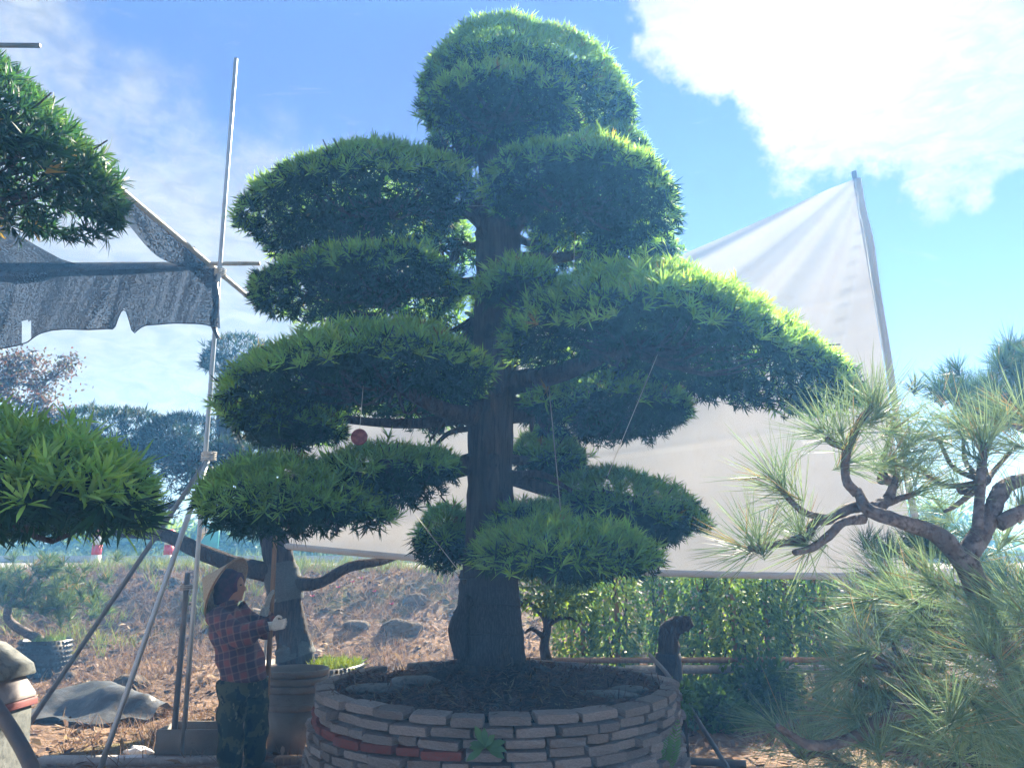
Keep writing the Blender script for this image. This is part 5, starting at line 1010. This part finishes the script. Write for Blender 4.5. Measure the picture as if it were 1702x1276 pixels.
# airy tree at far left
ed = 9.5; ex = P(-40, 900, ed)[0]; g = np.random.default_rng(81)
ae = empty('airy_tree', (float(ex), ed, G(ex, ed)), 'thin airy tree with tiny reddish leaves at far left', 'tree')
limbs = [([[ex, ed, G(ex, ed)-.05], P(-60, 760, ed), P(-30, 690, ed), P(0, 655, ed), P(40, 672, ed), P(90, 690, ed)], [.06, .05, .04, .03, .02, .008]), (PL([(-20, 680, ed), (10, 640, ed), (60, 640, ed), (95, 622, ed), (122, 598, ed)]), [.03, .02, .016, .01, .005]), (PL([(-10, 660, ed), (10, 620, ed), (25, 590, ed)]), [.02, .012, .004]), (PL([(10, 640, ed), (40, 610, ed), (55, 595, ed)]), [.014, .009, .004]), (PL([(60, 640, ed), (75, 680, ed), (100, 705, ed)]), [.01, .007, .004])]
pp = []
for k, (pts, rr) in enumerate(limbs):
    MB().add(*tube(pts, rr, 24, 7, .1, sd=k)).build('trunk' if k == 0 else 'branch', M['bark'], ae, True); s_ = catmull(pts[-3:], 40); pp.append(np.repeat(s_, 16, 0))
for cx, cy, rx, ry, k in [(10, 620, 40, 35, 300), (50, 630, 45, 30, 250), (95, 610, 22, 14, 110), (80, 660, 40, 25, 120)]: pp.append(np.stack([P(cx+g.normal(0, rx*.6), cy+g.normal(0, ry*.6), ed+g.normal(0, .25)) for _ in range(k)]))
p = np.concatenate(pp)+g.normal(0, .07, (sum(len(a) for a in pp), 3)); n = len(p); t = g.uniform(0, 1, (n, 1)); mb = MB()
leaves(p, nrm(g.normal(0, 1, p.shape)+[0, 0, .4]), nrm(g.normal(0, 1, p.shape)), g.uniform(.03, .06, n), g.uniform(.018, .03, n), [0, .45, 1], [.3, 1, 0], np.array([.05, .07, .035])*(1-t)+np.array([.14, .06, .05])*t, g.normal(0, .1, n), mb)
o = mb.build('leaves', M['ivy'], ae); o['kind'] = 'stuff'
# green and yellow panel far behind the pipes
gp = P(345, 925, 20.5); ge = empty('roadside_sign', (float(gp[0]), 20.5, 1.5), 'green roadside sign with yellow stripe behind the pipes', 'sign')
MB().add(*box((gp[0]-.05, 20.5, 2.1), (.6, .06, .8))).build('green_sheet', M['green'], ge); MB().add(*box((gp[0]-.2, 20.455, 2.2), (.14, .02, .5), np.array(Matrix.Rotation(.5, 3, 'Y')))).build('yellow_stripe', M['yellow'], ge)
for s_ in (-.25, .15): MB().add(*tube([[gp[0]+s_, 20.55, 1.4], [gp[0]+s_, 20.55, 2.45]], .03, 3, 8)).build('post', M['steel'], ge)

# ------------------------------------------------------------------ dry grass, litter, green tufts on the bank
g = np.random.default_rng(90); m = 11000
x = g.uniform(-8.5, 8.5, m); y = 6.6+7.6*g.uniform(0, 1, m)**.8; X = np.stack([x, y, 0*x], 1); dn = Lump(91, 1.1)(X)+.6*Lump(92, 3.0)(X)
kp = (dn+g.normal(0, .45, m) > -.25) & (np.hypot(x-PC[0], y-PC[1]) > PR+.15); x, y = x[kp], y[kp]; p = np.stack([x, y, gz(x, y)-.01], 1)
blades(p, g, 9, .17, .0085, np.array([.34, .25, .16]), np.array([.17, .10, .075]), 'dry_grass', 'straw', None, 1.5, -.3); tag(C.objects['dry_grass'], 'tangled dry straw and dead grass covering the bank', 'dry grass')
m = 10500; x = g.uniform(-8.5, 8.5, m); y = 6.6+7.4*g.uniform(0, 1, m)**.85; p = np.stack([x, y, gz(x, y)+.012], 1); t = g.uniform(0, 1, (m, 1)); mb = MB()
cols = np.array([[.24, .165, .125], [.13, .085, .07], [.32, .25, .19], [.07, .054, .048], [.22, .16, .09]])[g.integers(0, 5, m)]
leaves(p, nrm(np.stack([g.normal(0, 1, m), g.normal(0, 1, m), g.normal(.15, .35, m)], 1)), nrm(np.array([0, 0, 1.])+g.normal(0, .5, (m, 3))), g.uniform(.05, .13, m), g.uniform(.03, .06, m), [0, .4, .75, 1], [.3, 1, .7, 0], cols*g.uniform(.6, 1.3, (m, 1)), g.normal(0, .3, m), mb)
tag(mb.build('leaf_litter', M['straw']), 'brown fallen leaves strewn over the bank', 'leaf litter', kind='stuff')
pts = []
for cx, cy, r_, k in [(-6.2, 13.9, 1.6, 110), (-4.0, 13.9, .9, 70), (-2.6, 14.0, 1.0, 60), (-.6, 13.8, .9, 90), (.8, 13.9, 1.2, 80), (-6.0, 11.3, .8, 20), (-4.6, 12.6, .5, 30), (-7.5, 12.0, 1.2, 25), (3.0, 13.5, 1.8, 150), (5, 12, 1.5, 120), (2.2, 11.4, .8, 60)]:
    a = np.stack([cx+g.normal(0, r_*.5, k), np.minimum(cy+g.normal(0, .3, k), 14.4)], 1); pts.append(a)
a = np.concatenate(pts); p = np.stack([a[:, 0], a[:, 1], gz(a[:, 0], a[:, 1])-.01], 1)
blades(p, g, 16, .25, .012, np.array([.12, .20, .03]), np.array([.30, .33, .07]), 'green_grass', 'straw', None, .45); tag(C.objects['green_grass'], 'fresh yellow-green grass tufts along the road edge', 'grass')
m = 5000; x = g.uniform(-22, 22, m); y = g.uniform(19.5, 27, m); p = np.stack([x, y, gz(x, y)-.01], 1)
blades(p, g, 7, .35, .025, np.array([.10, .18, .03]), np.array([.2, .26, .06]), 'verge_grass', 'straw', None, .4); tag(C.objects['verge_grass'], 'tall green grass on the verge beyond the road', 'grass')
for k, (px, py) in enumerate([(600, 968), (586, 974), (651, 1011), (519, 998), (562, 983), (622, 990)]):
    q_ = gpt(px, py); fe = empty('pink_flower', tuple(q_), ['pink flower high on the bank below the white sheet', 'pink flower just left of the highest pink flower', 'pink flower nearest the big brown boulder', 'pink flower closest to the leaning trunk wrap', 'pink flower on bank right of the leaning trunk', 'pink flower on bank midway to the boulder'][k], 'flower', 'pink flowers on the bank')
    for j in range(5):
        t = j*1.2566; d = nrm(np.array([[math.cos(t), math.sin(t)*.6-.3, .6]])); mb = MB(); leaves(q_[None]+[0, 0, .06], d, np.array([[0, 0, 1.]]), np.array([.05]), np.array([.04]), [0, .5, 1], [.3, 1, 0], np.array([[.6, .1, .3]]), np.array([0.]), mb); mb.c = []; mb.build('petal', M['petal'], fe)
    MB().add(*tube([q_-[0, 0, .02], q_+[0, 0, .06]], .004, 3, 5)).build('stem', M['bark'], fe)

# ------------------------------------------------------------------ haze: scattering volume added to imitate a blue lens-flare wash
VEIL = .0145
if VEIL:
    hb = MB().add(*box((0, 28, 3.6), (82, 70, 9.4))); ho_ = hb.build('veil', None); tag(ho_, 'thin bluish back-lit haze added to imitate lens flare', kind='stuff')
    m = bpy.data.materials.new('veil'); m.use_nodes = True; t = m.node_tree; t.nodes.clear(); o = t.nodes.new('ShaderNodeOutputMaterial'); v_ = t.nodes.new('ShaderNodeVolumePrincipled')
    v_.inputs['Color'].default_value = (.14, .45, 1, 1); v_.inputs['Absorption Color'].default_value = (1, 1, 1, 1); v_.inputs['Density'].default_value = VEIL; v_.inputs['Anisotropy'].default_value = .25
    t.links.new(v_.outputs[0], o.inputs['Volume']); ho_.data.materials.append(m)
